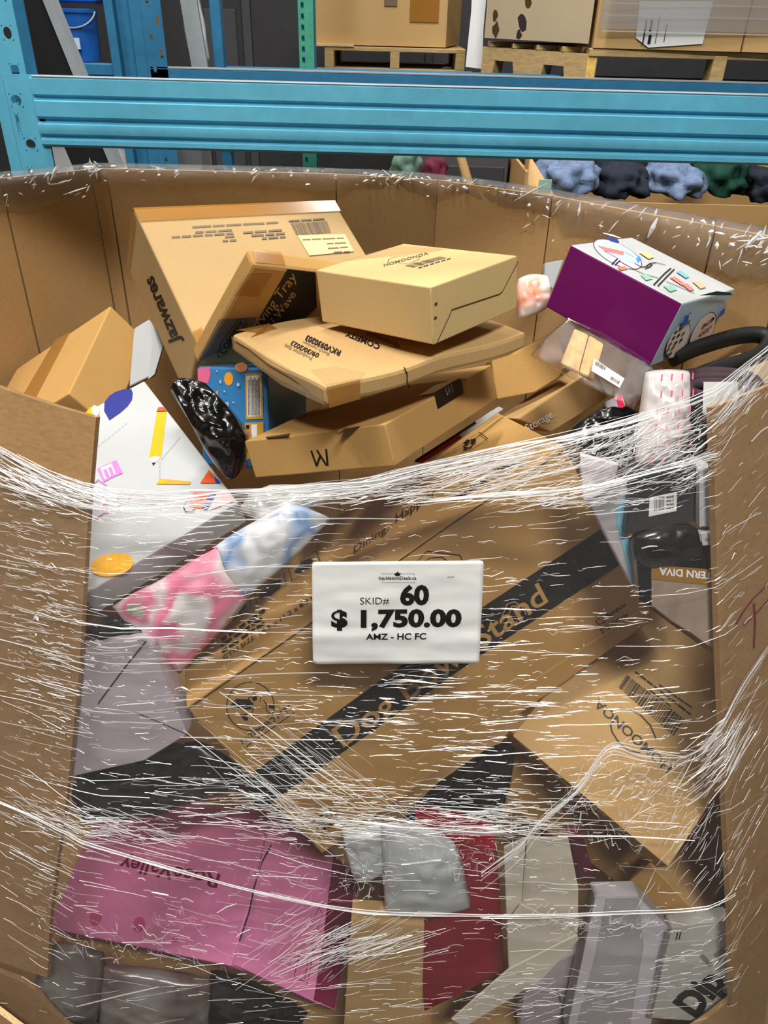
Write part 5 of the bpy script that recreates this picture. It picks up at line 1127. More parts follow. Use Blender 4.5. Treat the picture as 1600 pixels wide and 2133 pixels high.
# frame brace between the near and the far upright
mesh('brace', [L(p) for p in [(-1.16, 2.60, 1.95), (-1.035, 2.60, 1.95), (-0.83, 2.60, 1.2), (-0.955, 2.60, 1.2), (-1.16, 2.64, 1.95), (-1.035, 2.64, 1.95), (-0.83, 2.64, 1.2), (-0.955, 2.64, 1.2)]],
     [(0, 1, 2, 3), (7, 6, 5, 4), (0, 4, 5, 1), (1, 5, 6, 2), (2, 6, 7, 3), (3, 7, 4, 0)], 'foam_black', rk)
mesh('flange', [L(p) for p in [(-1.035, 2.585, 1.95), (-1.010, 2.585, 1.95), (-0.805, 2.585, 1.2), (-0.83, 2.585, 1.2), (-1.035, 2.64, 1.95), (-1.010, 2.64, 1.95), (-0.805, 2.64, 1.2), (-0.83, 2.64, 1.2)]],
     [(0, 1, 2, 3), (7, 6, 5, 4), (0, 4, 5, 1), (1, 5, 6, 2), (2, 6, 7, 3), (3, 7, 4, 0)], 'rack_grey', rk)

rr = empty('pallet_rack', (0.2, 3.3, 0), 'second blue pallet rack standing behind the first beam, slotted dark upright', 'rack')
L2 = lambda p: (p[0] - 0.2, p[1] - 3.3, p[2])
for x0, x1, m in ((-1.022, -0.990, 'rack_navy'), (-0.935, -0.893, 'rack_navy')):
    slab('upright', L2((x0, 3.2, 0)), L2((x1, 3.26, 3.2)), m, rr, 0.002)
slotted('upright_face', -0.893 - .2, -0.822 - .2, 3.2 - 3.3, 0, 3.2, 'rack_navy', rr, [(-0.868 - .2 + 0.03 * (i % 2), 0.1 + 0.05 * i, 0.006, 0.013 if i % 2 else .008, i % 2 == 0) for i in range(60)])
slab('web', L2((-0.99, 3.24, 0)), L2((-0.935, 3.26, 3.2)), 'rack_navy', rr)
slab('upright', L2((-0.694, 3.4, 0)), L2((-0.655, 3.46, 3.2)), 'rack_navy', rr, 0.002)
mesh('brace', [L2(p) for p in [(-0.80, 3.35, 1.95), (-0.74, 3.35, 1.95), (-0.70, 3.35, 1.5), (-0.76, 3.35, 1.5), (-0.80, 3.37, 1.95), (-0.74, 3.37, 1.95), (-0.70, 3.37, 1.5), (-0.76, 3.37, 1.5)]],
     [(0, 1, 2, 3), (7, 6, 5, 4), (0, 4, 5, 1), (1, 5, 6, 2), (2, 6, 7, 3), (3, 7, 4, 0)], 'rack_grey', rr)
ribbed('beam', -0.885 - .2, 1.9 - .2, 3.2 - 3.3, 1.605, 0.15, 'rack_navy', rr)
slab('lip_rail', L2((-0.885, 3.2, 1.605)), L2((1.9, 3.245, 1.609)), 'rack_grey', rr)
ribbed('beam', -0.70 - .2, 2.2 - .2, 3.42 - 3.3, 1.602, 0.13, 'rack_navy', rr)
ribbed('beam', -1.9 - .2, -1.02 - .2, 3.24 - 3.3, 1.612, 0.15, 'rack_navy', rr)

gp = empty('rack_upright', (-0.365, 3.72, 0), 'green teardrop-punched rack upright between grey panel and kraft load', 'upright')
slotted('post_face', -0.034, 0.028, -0.02, 0, 3.2, 'rack_green', gp, [(-0.016, 0.06 + 0.038 * i, 0.006, 0.010, 0) for i in range(80)])
slotted('post_face', 0.006, 0.028, -0.0206, 0, 3.2, 'rack_green', gp, [(0.017, 0.06 + 0.038 * i, 0.006, 0.010, 0) for i in range(80)])
slab('post_back', (-0.034, 0.0, 0), (0.034, 0.02, 3.2), 'rack_navy', gp)

# ------------------------------------------------------------------ loads on the racks behind
def load_box(name, label, plan, z0, z1, mat, tape=None):
    o = prism_z(name, plan, z0, z1, mat)
    recentre(o)
    return tag(o, label, 'box')


c1 = load_box('shipping_box', 'tan kraft carton on a dark pallet, far back at top centre', [(-0.40, 4.3), (0.235, 4.3), (0.33, 4.75), (-0.33, 4.75)], 1.655, 2.3, 'kraft')
slab('packing_tape', (0.10, -0.232, 0.10), (0.235, -0.229, 0.28), 'tape', c1)
slab('printed_mark', (-0.02, -0.231, 0.16), (0.04, -0.229, 0.30), 'ink_grey', c1)
slab('bottom_flap', (-0.36, -0.262, -0.006), (-0.16, -0.22, 0.004), 'kraft_edge', c1)


def pallet(label, x0, x1, y0, y1, z0, z1, group=None):
    cx, cy = (x0 + x1) / 2, (y0 + y1) / 2
    o = empty('pallet', (cx, cy, z0), label, 'pallet', group)
    h = z1 - z0
    W, D = (x1 - x0) / 2, (y1 - y0) / 2
    for i in range(5):
        y = -D + 2 * D * i / 4 * 0.92
        slab('deck_board', (-W, y, h - 0.018), (W, y + D * 0.3, h), 'pallet_wood', o, 0.002)
    for i in range(3):
        x = -W + (2 * W - 0.045) * i / 2
        slab('stringer', (x, -D, 0.018), (x + 0.045, D, h - 0.018), 'pallet_wood', o, 0.002)
    for i in range(3):
        y = -D + (2 * D - 0.1) * i / 2
        slab('bottom_board', (-W, y, 0), (W, y + 0.1, 0.018), 'pallet_wood', o, 0.002)
    return o


pallet('wooden pallet in shadow under the far tan carton at top centre', -0.34, 0.33, 4.27, 4.85, 1.545, 1.65)
wd = empty('wire_deck', (0, 4.2, 1.52), 'grey wire mesh deck edge below the far centre pallet', 'wire deck')
for i in range(16):
    slab('wire', (-0.42 + 0.048 * i, -0.02, 0), (-0.414 + 0.048 * i, -0.014, 0.045), 'rack_grey', wd)
slab('wire', (-0.44, -0.014, 0.0), (0.36, -0.008, 0.006), 'rack_grey', wd)
slab('wire', (-0.44, -0.014, 0.039), (0.36, -0.008, 0.045), 'rack_grey', wd)
slab('deck_sheet', (-0.44, -0.008, -0.02), (0.36, 0.8, -0.004), 'dark_steel', wd)

c2 = load_box('shipping_box', 'grey-tan torn carton on the notched pallet at upper right', [(0.36, 3.72), (0.70, 3.30), (0.708, 3.75), (0.55, 3.95)], 1.712, 2.2, 'kraft_grey')
for k, (u, z, s) in enumerate(((0.12, 0.03, 0.045), (0.38, 0.06, 0.05), (0.42, 0.12, 0.035), (0.36, 0.015, 0.03), (0.1, 0.08, 0.03))):
    a = Vector((0.36, 3.72, 1.712)).lerp(Vector((0.70, 3.31, 1.712)), u) - c2.location
    d_ = Vector((0.34, -0.41, 0)).normalized()
    nn_ = Vector((-0.41, -0.34, 0)).normalized() * 0.003
    pts_, kk = [], 9
    for t in range(kk):
        q = 2 * math.pi * t / kk
        rr_ = s * (0.55 + 0.5 * random.random())
        pts_.append(a + d_ * math.cos(q) * rr_ * 0.6 + Vector((0, 0, z + math.sin(q) * rr_ * 0.8)) + nn_)
    mesh('torn_hole', pts_, [tuple(range(kk))], 'rip_dark' if k % 2 else 'rip', c2)
c3 = load_box('shipping_box', 'tan carton wrapped in film with a big white label, upper right', [(0.715, 3.285), (1.06, 3.27), (1.75, 3.24), (1.8, 3.9), (0.72, 3.9)], 1.700, 2.2, 'kraft')
cl_ = c3.location
mesh('paper_label', [Vector(p) - cl_ for p in [(0.852, 3.271, 1.845), (1.106, 3.262, 1.85), (1.10, 3.262, 1.722), (0.91, 3.269, 1.706), (0.86, 3.271, 1.735)]], [(0, 1, 2, 3, 4)], 'paper_white', c3)
for x, wdt, z0, z1 in ((0.885, 0.004, 1.715, 1.79), (0.902, 0.007, 1.755, 1.79), (0.904, 0.010, 1.718, 1.745), (0.93, 0.002, 1.72, 1.80), (0.96, 0.003, 1.725, 1.78)):
    slab('printed_mark', Vector((x, 3.2655, z0)) - cl_, Vector((x + wdt, 3.268, z1)) - cl_, 'ink' if wdt > .003 else 'ink_grey', c3)
slab('seam', Vector((1.24, 3.258, 1.70)) - cl_, Vector((1.243, 3.262, 2.2)) - cl_, 'rip', c3)
for z in (1.752, 1.80, 1.835):
    slab('film_fold', Vector((0.73, 3.25, z)) - cl_, Vector((1.7, 3.254, z + 0.004)) - cl_, 'film_fold_thin', c3)
slab('film_sheet', Vector((0.72, 3.245, 1.76)) - cl_, Vector((1.72, 3.247, 2.1)) - cl_, 'bin_film', c3)

pl = empty('pallet', (0.705, 3.3, 1.585), 'notched wooden pallet on the blue beam under the wrapped cartons', 'pallet')
# side stringer with two fork notches (facing left), then deck boards and blocks
nd = Vector((-0.345, 0.45, 0))
def along(t, z):
    return Vector((0, 0, 0)) + nd * t + Vector((0, 0, z))
prof = [(0, 0), (0.18, 0), (0.2, 0.05), (0.38, 0.05), (0.4, 0), (0.66, 0), (0.68, 0.05), (0.86, 0.05), (0.88, 0), (1.0, 0), (1.0, 0.095), (0, 0.095)]
off = Vector((0.04, 0.03, 0))
k_ = len(prof)
mesh('stringer', [along(t, z) for t, z in prof] + [along(t, z) + off for t, z in prof], [tuple(range(k_)), tuple(range(k_, 2 * k_))[::-1]] + [(i, k_ + i, k_ + (i + 1) % k_, (i + 1) % k_) for i in range(k_)], 'pallet_wood', pl)
slab('stringer_end', (0.0, -0.004, 0), (0.035, 0.04, 0.10), 'wood_block', pl, 0.003)
slab('block', (0.455, -0.02, 0), (0.505, 0.06, 0.10), 'pallet_wood', pl, 0.003)
for i in range(5):
    slab('deck_board', (0.0 - 0.08 * i, -0.01 + 0.105 * i, 0.096), (1.1 - 0.08 * i, 0.08 + 0.105 * i, 0.114), 'pallet_wood', pl, 0.002)
slab('lead_board', (0.0, -0.012, 0.088), (1.1, 0.0, 0.112), 'pallet_wood', pl, 0.002)
fs = mesh('film_strip', [(0.302, 3.86, 1.60), (0.372, 3.84, 1.595), (0.365, 3.84, 1.75), (0.372, 3.84, 2.1), (0.30, 3.86, 2.1), (0.31, 3.86, 1.8)], [(0, 1, 2, 5), (5, 2, 3, 4)], 'film_fold', None)
recentre(fs)
tag(fs, 'white hanging strip of wrap beside the torn carton', 'plastic wrap')
lp = empty('pail', (-1.165, 3.33, 1.615), 'blue plastic pail on the left of the back rack', 'pail')
vs_, fs_ = [], []
for r_, z_ in ((0.0, 0.0), (0.062, 0.0), (0.070, 0.15), (0.074, 0.152), (0.074, 0.162), (0.066, 0.164), (0.0, 0.164)):
    for t in range(24):
        vs_.append((r_ * math.cos(t * math.pi / 12), r_ * math.sin(t * math.pi / 12), z_))
for i in range(6):
    for t in range(24):
        fs_.append((i * 24 + t, i * 24 + (t + 1) % 24, (i + 1) * 24 + (t + 1) % 24, (i + 1) * 24 + t))
mesh('bucket_body', vs_, fs_, 'blue_plastic', lp, smooth=40)
tube('bail_handle', [(0.074 * math.cos(a), -0.02 - 0.05 * math.sin(a), 0.155 - 0.05 * math.sin(a)) for a in [math.pi * k / 12 for k in range(13)]], 0.003, 'rack_grey', lp, 6)
slab('paper_label', (-0.04, -0.076, 0.04), (0.02, -0.070, 0.075), 'pale_blue', lp)
bl_ = slab('plastic_tray', (-1.33, 3.30, 1.795), (-1.08, 3.6, 1.835), 'blue_plastic', None, 0.008)
recentre(bl_)
tag(bl_, 'flat blue plastic tray above the pail at upper left', 'tray')
slab('tray_foot', (-0.10, -0.12, -0.175), (-0.07, -0.09, 0.0), 'foam_black', bl_)
ib = slab('shipping_box', (-1.10, 3.5, 1.62), (-0.95, 3.7, 1.80), 'kraft_deep', None, 0.003)
recentre(ib)
tag(ib, 'brown carton half hidden behind the blue pail, upper left', 'box')
slab('white_patch', (-0.075, -0.104, 0.07), (-0.01, -0.1, 0.15), 'paper_white', ib)
SOFT['leftwrap'] = [[(-1.20, 3.42, 1.80), (-0.98, 3.42, 1.78), (-0.95, 3.42, 1.92), (-1.22, 3.42, 1.95)], [0, -1, 0], 0.06]
soft('leftwrap', 'wrapped_bundle', 'clear crinkled film bundle above the pail at upper left', 'plastic wrap', 'smoky_plastic', 0.012, 22, 3)
SOFT['postwrap'] = [[(-0.825, 3.55, 1.60), (-0.73, 3.55, 1.60), (-0.78, 3.55, 1.95), (-0.84, 3.55, 1.95)], [0, -1, 0], 0.04]
soft('postwrap', 'wrapped_bundle', 'white crinkled film hanging right of the slotted dark upright', 'plastic wrap', 'white_plastic', 0.012, 22, 4)
wbx = slab('storage_box', (-1.37, 3.30, 0), (-1.03, 3.60, 1.365), 'white_board', None, 0.004)
recentre(wbx)
tag(wbx, 'plain white box behind the near upright, below the beam', 'box')
slab('lid', (-0.175, -0.155, 1.325), (0.175, 0.155, 1.37), 'white_board', wbx, 0.003)
wb2 = slab('storage_box', (-0.97, 3.5, 0), (-0.80, 3.7, 1.39), 'white_board', None, 0.004)
recentre(wb2)
tag(wb2, 'pale box right of the black brace, below the beam', 'box')
slab('lid', (-0.088, -0.103, 1.35), (0.088, 0.103, 1.395), 'white_board', wb2, 0.003)
# open carton of clothing behind the bin on the right
cb = empty('clothes_carton', (0.95, 2.95, 0), 'large open kraft carton of clothes behind the bin, right', 'box')
for lo, hi in (((-0.52, -0.25, 0), (0.75, -0.24, 1.285)), ((-0.52, 0.35, 0), (0.75, 0.36, 1.30)), ((-0.52, -0.24, 0), (-0.51, 0.35, 1.37)), ((0.74, -0.24, 0), (0.75, 0.35, 1.30))):
    slab('side_panel', lo, hi, 'kraft_bin', cb)
mesh('corner_flap', [(-0.51, -0.24, 1.28), (-0.40, -0.235, 1.28), (-0.49, -0.1, 1.40), (-0.52, -0.2, 1.40)], [(0, 1, 2, 3)], 'kraft', cb)
slab('green_sticker', (-0.475, -0.262, 1.31), (-0.435, -0.252, 1.35), 'sage', cb)
for i, (x, y, z, rx, rz, m, lab) in enumerate([
        (0.60, 2.88, 1.33, .095, .07, 'denim_cloth', 'pale blue denim garment at the left of the clothes carton'),
        (0.79, 2.92, 1.315, .085, .06, 'navy_cloth', 'dark navy garment next to the pale denim in the clothes carton'),
        (0.97, 2.88, 1.325, .085, .06, 'denim_cloth', 'pale blue garment in the middle of the clothes carton'),
        (1.15, 2.95, 1.34, .085, .08, 'dark_green_cloth', 'dark green garment heaped highest in the clothes carton'),
        (1.32, 2.92, 1.31, .075, .06, 'navy_cloth', 'dark navy garment at the right of the clothes carton'),
        (1.47, 2.88, 1.31, .065, .05, 'denim_cloth', 'grey blue garment at the far right rim of the clothes carton')]):
    bm = bmesh.new()
    bmesh.ops.create_icosphere(bm, subdivisions=4, radius=1)
    for v in bm.verts:
        q = v.co.copy()
        c = 1 + 0.35 * noise.noise(q * 2.2 + Vector((i * 4, 0, 0))) + 0.18 * abs(noise.noise(q * 5 + Vector((i, 3, 0))))
        v.co = Vector((q.x * rx * 1.06 * c, q.y * 0.15 * c, max(q.z, -0.5) * rz * 1.1 * c))
    me = bpy.data.meshes.new('garment')
    bm.to_mesh(me)
    bm.free()
    me.polygons.foreach_set('use_smooth', [True] * len(me.polygons))
    o = link('garment', me, m)
    o.location = (x, y, z)
    tag(o, lab, 'clothing', 'clothes in the open carton behind')
st = slab('wood_stick', (1.16, 2.76, 1.365), (1.62, 2.79, 1.385), 'pallet_wood', None, 0.003)
recentre(st)
st.rotation_euler = (0, math.radians(9), 0)
tag(st, 'thin wooden stick lying across the clothes carton', 'stick')
for i, (x, z, rx, rz, m, nm, lab, cat) in enumerate([(0.045, 1.345, .05, .06, 'sage_cloth', 'cloth_bundle', 'grey green cloth bundle behind the bin rim, under the beam', 'cloth'),
                                                    (0.145, 1.335, .042, .05, 'maroon_cloth', 'cloth_bundle', 'dark maroon cloth bundle beside the grey green one', 'cloth')]):
    bm = bmesh.new()
    bmesh.ops.create_icosphere(bm, subdivisions=4, radius=1)
    for v in bm.verts:
        q = v.co.copy()
        c = 1 + 0.3 * noise.noise(q * 2 + Vector((i * 7, 1, 0)))
        v.co = Vector((q.x * rx * c, q.y * 0.06 * c, q.z * rz * c))
    me = bpy.data.meshes.new(nm)
    bm.to_mesh(me)
    bm.free()
    me.polygons.foreach_set('use_smooth', [True] * len(me.polygons))
    o = link(nm, me, m)
    o.location = (x, 2.9, z)
    tag(o, lab, cat)
ck = slab('shipping_box', (-0.02, 2.82, 0), (0.21, 3.0, 1.29), 'kraft_bin', None, 0.004)
recentre(ck)
tag(ck, 'tall kraft carton behind the bin rim under two cloth bundles', 'box')
slab('packing_tape', (-0.115, -0.0915, 1.2), (0.115, -0.09, 1.25), 'tape', ck)
tb = tube('cardboard_tube', [(0.215, 2.86, 1.42), (0.27, 2.84, 1.28)], 0.016, 'kraft', None, 10)
recentre(tb)
tag(tb, 'tan cardboard tube leaning behind the bin rim', 'tube')
gcab = slab('storage_box', (0.05, 3.05, 0), (0.42, 3.3, 1.385), 'dark_steel_frame', None, 0.005)
recentre(gcab)
tag(gcab, 'dark grey cabinet behind the bin, under the beam centre', 'cabinet')
slab('door_panel', (-0.17, -0.132, 0.05), (0.17, -0.126, 1.33), 'dark_steel', gcab, 0.003)
yp = slab('guard_post', (1.23, 2.22, 0), (1.33, 2.32, 1.62), 'yellow_paint', None, 0.01)
recentre(yp)
tag(yp, 'yellow guard post at the right edge behind the bin', 'post')
slab('post_base', (-0.09, -0.09, 0), (0.09, 0.09, 0.012), 'yellow_paint', yp)

# ================================================================== the bin
bin_ = empty('cardboard_bin', (-0.05, 1.3, 0), 'huge open-top kraft cardboard bin full of returned goods', 'bin')
LB = lambda p: (p[0] + 0.05, p[1] - 1.3, p[2])
ED = MISC['edges']
LE, RE = ED[:6], ED[6:]


def edge_x(E, z):
    E = sorted(E, key=lambda q: q[1])
    if z <= E[0][1]:
        a, b = E[0], E[1]
    elif z >= E[-1][1]:
        a, b = E[-2], E[-1]
    else:
        for a, b in zip(E, E[1:]):
            if a[1] <= z <= b[1]:
                break
    return a[0] + (b[0] - a[0]) * (z - a[1]) / (b[1] - a[1])


LEAN = 0.28
SL, SR = 0.27, 0.73


def front_y(x, z):
    """outer face of the bin front: leaning plane with two panels that turn away at the cut edges"""
    y = 1.0 - LEAN * (1.32 - z)
    xl, xr = edge_x(LE, z), edge_x(RE, z)
    if x < xl:
        y += SL * (xl - x)
    if x > xr:
        y += SR * (x - xr)
    return y


def film_y(x, z):
    xl, xr = edge_x(LE, z), edge_x(RE, z)
    t = min(1, max(0, (x - xl) / 0.05)) * min(1, max(0, (xr - x) / 0.05))
    return front_y(x, z) - 0.009 - 0.011 * t * t * (3 - 2 * t)


def sheet_panel(name, fn, nu, nv, th, mat, parent, mats2=None, matfn=None):
    """curved board: fn(u, v) on the outer face, th thick along its normal"""
    vo = [[Vector(fn(i / nu, j / nv)) for j in range(nv + 1)] for i in range(nu + 1)]
    v, f = [], []
    for i in range(nu + 1):
        for j in range(nv + 1):
            a = vo[min(i + 1, nu)][j] - vo[max(i - 1, 0)][j]
            b = vo[i][min(j + 1, nv)] - vo[i][max(j - 1, 0)]
            n = a.cross(b).normalized()
            v += [vo[i][j], vo[i][j] - n * th]
    K = lambda i, j, s: (i * (nv + 1) + j) * 2 + s
    for i in range(nu):
        for j in range(nv):
            f.append((K(i, j, 0), K(i + 1, j, 0), K(i + 1, j + 1, 0), K(i, j + 1, 0)))
            f.append((K(i, j, 1), K(i, j + 1, 1), K(i + 1, j + 1, 1), K(i + 1, j, 1)))
    for i in range(nu):
        f.append((K(i, 0, 0), K(i, 0, 1), K(i + 1, 0, 1), K(i + 1, 0, 0)))
        f.append((K(i, nv, 0), K(i + 1, nv, 0), K(i + 1, nv, 1), K(i, nv, 1)))
    for j in range(nv):
        f.append((K(0, j, 0), K(0, j + 1, 0), K(0, j + 1, 1), K(0, j, 1)))
        f.append((K(nu, j, 0), K(nu, j, 1), K(nu, j + 1, 1), K(nu, j + 1, 0)))
    return mesh(name, v, f, mat, parent, smooth=30)


# walls behind and at the sides: inner plan, each panel its own board with an open crease between
PLAN = [(-0.86, 1.10), (-1.02, 1.32), (-1.01, 1.58), (-0.845, 1.765), (-0.695, 1.902), (-0.66, 1.915), (-0.13, 1.925), (0.105, 1.880), (0.34, 1.731), (0.60, 1.49), (0.70, 1.392), (0.85, 1.22)]


def plan_at(i, z):
    """plan corner i at height z; the two front corners follow the leaning front panels"""
    if i == 0:
        x = edge_x(LE, min(z, 1.31)) - 0.425
        return Vector((x, front_y(x, min(z, 1.31)) + 0.012, 0))
    if i == len(PLAN) - 1:
        x = edge_x(RE, min(z, 1.338)) + 0.365
        return Vector((x, front_y(x, min(z, 1.338)) + 0.012, 0))
    return Vector((*PLAN[i], 0))


def wall(i, zt=1.48, th=0.008):
    def fn(u, v):
        z = zt * v
        a, b = plan_at(i, z), plan_at(i + 1, z)
        d = (b - a).normalized() * 0.0022
        n = Vector((-(b - a).y, (b - a).x, 0)).normalized()
        p = (a + d).lerp(b - d, u)
        bow = 0.006 * math.sin(math.pi * u) * math.sin(math.pi * min(1, v))
        w_ = 0.004 * noise.noise(Vector((p.x * 4, p.y * 4, z * 3)))
        p = p + n * (bow + w_)
        return LB((p.x, p.y, z))
    return sheet_panel('side_panel', fn, 8, 14, -th, 'kraft_bin', bin_)


for i in range(len(PLAN) - 1):
    wall(i)
# fold lips of board that stand behind the open creases
for a in PLAN[3:-1]:
    slab('crease_board', LB((a[0] - 0.006, a[1] + 0.0075, 0)), LB((a[0] + 0.006, a[1] + 0.010, 1.478)), 'kraft_bin', bin_)


def zt_left(x):
    return 1.302 + 0.10 * (-0.415 - x) + 0.25 * max(0, -0.415 - x) ** 2


def fn_left(u, v):
    zt = 1.302
    z = 0.30 + (zt - 0.30) * v
    x = edge_x(LE, z) - 0.42 * u
    if v == 1:
        z = zt_left(x)
    return LB((x, front_y(x, z), z))


sheet_panel('front_panel', lambda u, v: fn_left(1 - u, v), 12, 26, 0.010, 'kraft_bin_outer', bin_)


def fn_right(u, v):
    z = 0.275 + (1.338 - 0.275) * v
    x = edge_x(RE, z) + 0.36 * u
    return LB((x, front_y(x, z), z))


rp = sheet_panel('front_panel', fn_right, 12, 26, 0.010, 'kraft_bin_outer', bin_)
# raw corrugated edges of the cut-out: two liners with a fluted ply between
def corrugated(pts, nrm_, name):
    v, f = [], []
    pts = smoothline(pts, 10)
    L0 = 0.0
    for i in range(len(pts) - 1):
        a, b = pts[i], pts[i + 1]
        for s in range(5):
            p = a.lerp(b, s / 5)
            q = a.lerp(b, (s + 0.55) / 5)
            o_ = 0.0018 if s % 2 else 0.0062
            for c in ((p, o_ - 0.0012), (p, o_ + 0.0012), (q, 0.0080 - o_ + 0.0012), (q, 0.0080 - o_ - 0.0012)):
                v.append(c[0] + nrm_ * c[1])
            k = len(v)
            f.append((k - 4, k - 3, k - 2, k - 1))
    o = mesh(name, v, f, 'rip', bin_)
    o['kind'] = 'stuff'
    return o


top_l = [Vector(LB((x, front_y(x, zt_left(x)), zt_left(x) + 0.0006))) for x in (-0.42, -0.50, -0.58, -0.66, -0.74)]
corrugated(top_l, Vector((0.0, 1, 0)), 'flute_edge')
corrugated([Vector(LB((edge_x(LE, z) + 0.0006, front_y(edge_x(LE, z), z), z))) for z in (1.30, 1.1, 0.9, 0.7, 0.5, 0.32)], Vector((0, 1, 0)), 'flute_edge')
corrugated([Vector(LB((edge_x(RE, z) - 0.0006, front_y(edge_x(RE, z), z), z))) for z in (1.335, 1.1, 0.9, 0.7, 0.5, 0.30)], Vector((0, 1, 0)), 'flute_edge')


def fn_sill(u, v):
    x = -0.95 + 1.9 * u
    zt = 0.155 + 0.115 * min(1, max(0, (x - 0.50) / 0.16)) ** 2 + 0.10 * min(1, max(0, (-0.56 - x) / 0.08)) + 0.004 * noise.noise(Vector((x * 40, 0, 0)))
    z = zt * v
    return LB((x, front_y(x, z) + 0.012, z))


sheet_panel('front_sill', fn_sill, 60, 4, 0.010, 'kraft_bin_outer', bin_)
slab('bin_base', LB((-0.95, 0.72, 0.002)), LB((0.8, 1.85, 0.012)), 'kraft_bin', bin_)
# torn stump of board at lower left
v_ = []
for i in range(15):
    t = i / 14
    x = -0.86 + 0.27 * t
    z = 0.30 - 0.12 * t + 0.008 * noise.noise(Vector((t * 30, 2, 0)))
    y = front_y(x, z) - 0.030
    v_ += [LB((x, y, z)), LB((x, y + 0.010, z + 0.004)), LB((x, front_y(x, 0.02) - 0.030, 0.0))]
mesh('torn_flap', v_, [(3 * i, 3 * i + 3, 3 * i + 4, 3 * i + 1) for i in range(14)] + [(3 * i + 2, 3 * i + 5, 3 * i + 3, 3 * i) for i in range(14)], ['kraft_edge', 'kraft_bin_outer'], bin_, [0] * 14 + [1] * 14)
prints(bin_, 'rpanel')

# ================================================================== the goods
carton('jaz', 'shipping_carton', 'large kraft carton taped along the top, leaning on the bin back wall', 'box', 'kraft_tan', bev=0.004, seed=1)
carton('tray', 'flat_carton', 'thin taped kraft carton on edge with a black printed band, leaning on the large carton', 'box', 'kraft_deep', bev=0.006, seed=2)
carton('comf', 'flat_carton', 'thin creased kraft carton lying flat with shiny taped corners, a box on top', 'box', 'kraft', bev=0.006, wob=0.007, n=14, seed=3)
carton('amoo', 'product_box', 'plain tan box with a tuck-flap end sitting highest in the middle of the heap', 'box', 'kraft_pale', bev=0.002, seed=4)
carton('leftkraft', 'shipping_carton', 'plain kraft carton with one brown tape strip, against the left bin wall', 'box', 'kraft_deep', bev=0.003, seed=5)
carton('pencil', 'printed_box', 'white glossy box printed with yellow pencils and a blue crayon, at left', 'box', ['white_board'], bev=0.003, seed=6)
carton('blue', 'printed_box', 'blue box printed with orange and pink dots behind the black bag', 'box', ['blue_board'], bev=0.004, seed=7)
carton('wbox', 'mailer_box', 'kraft mailer box with a black monogram and black sticker, below the flat carton', 'box', 'kraft_deep', bev=0.002, seed=8)
carton('dogbowl', 'shipping_carton', 'big tilted kraft carton with a broad black band, behind the price sheet', 'box', 'kraft_deep', bev=0.003, seed=9)
carton('purple', 'toy_box', 'purple toy box with a white picture top and blue end, at right', 'box', ['purple_board', 'white_board', 'pale_blue_board'], {'z1': 1, 'x1': 2}, bev=0.003, seed=10)
carton('amoo2', 'product_box', 'tan box with oval logo and barcode pressed against the wrap, lower right', 'box', ['kraft', 'kraft_deep'], {'x0': 1, 'y0': 1}, bev=0.002, seed=11)
carton('kraft33', 'product_box', 'small tan box corner pointing down, below the oval-logo box', 'box', ['kraft', 'kraft_deep'], {'z0': 1, 'x0': 1, 'y0': 1}, bev=0.002, seed=12)
pk = carton('pink', 'printed_box', 'pink box with dark magenta lettering and side band, lower left', 'box', ['pink_board'], bev=0.003, seed=13)

pe = flat_thing('pinkend', 'end_flap', '', '', 'pink_board', parent=pk, bev=0)
pe.data.transform(pk.matrix_basis.inverted())
prints(pk, 'pinkend')
flat_thing('redbox', 'gift_box', 'crimson red box standing behind the wrap, bottom centre', 'box', 'crimson_board')
flat_thing('bkraft', 'product_box', 'upright plain kraft box at the bottom centre between pink and red boxes', 'box', 'kraft')
flat_thing('dip', 'printed_box', 'silver grey box with large black lettering in the bottom right corner', 'box', 'silver_board')
flat_thing('lavender', 'product_box', 'pale lavender box with dark flap seams under the pencil box, left', 'box', 'lilac_board')
flat_thing('cardblue', 'display_card', 'slim white and sky blue card wedged right of the banded carton', 'card', 'grey_board')
flat_thing('blackbox', 'product_box', 'matt black box with a white barcode label, right', 'box', 'black_board')
flat_thing('whitebox', 'product_box', 'narrow white box beside the cut bin edge, right of the black box', 'box', 'white_board')
flat_thing('tagbox', 'swing_tag', 'small white barcode tag below the narrow white box', 'tag', 'white_board')
flat_thing('diva', 'wig_packet', 'black packet with gold band and white lettering at the right cut edge', 'packet', 'photo_beige')
flat_thing('whitesliver', 'product_box', 'white box wedged between the left kraft carton and the large carton', 'box', 'white_board')
flat_thing('whiteback', 'product_box', 'white box corner peeking out left behind the purple toy box', 'box', 'white_board')
flat_thing('cutter', 'marker_box', 'small grey box with hot pink end under the clear sleeve', 'box', 'grey_board')
flat_thing('redcard', 'printed_card', 'red and black card tucked under the monogram mailer box', 'card', 'white_board')
flat_thing('storage_f', 'storage_box', 'tan box with white serif lettering behind the banded carton top', 'box', 'kraft')
flat_thing('ktop', 'shipping_carton', 'worn taped kraft carton under the right end of the flat carton', 'box', 'kraft_deep')
flat_thing('kstrip', 'product_box', 'thin tan box under the black loop handle', 'box', 'kraft')
flat_thing('kside', 'product_box', 'tan box corner at the right frame edge below the loop handle', 'box', 'kraft_grey')
flat_thing('greybox', 'product_box', 'pale grey box with lilac side faces, bottom right of centre', 'box', 'grey_board')
flat_thing('greybox2', 'product_box', 'small dull grey box at the bottom edge right of the cream carton', 'box', 'lilac_board')
flat_thing('maroonbit', 'fabric_scrap', 'maroon fabric strip right of the cream carton', 'fabric', 'maroon_cloth')
flat_thing('maroonstrip', 'fabric_scrap', 'maroon fabric strip under the pencil box edge', 'fabric', 'maroon_cloth')
F0 = Vector(PRISM['cream_back'][0][0])
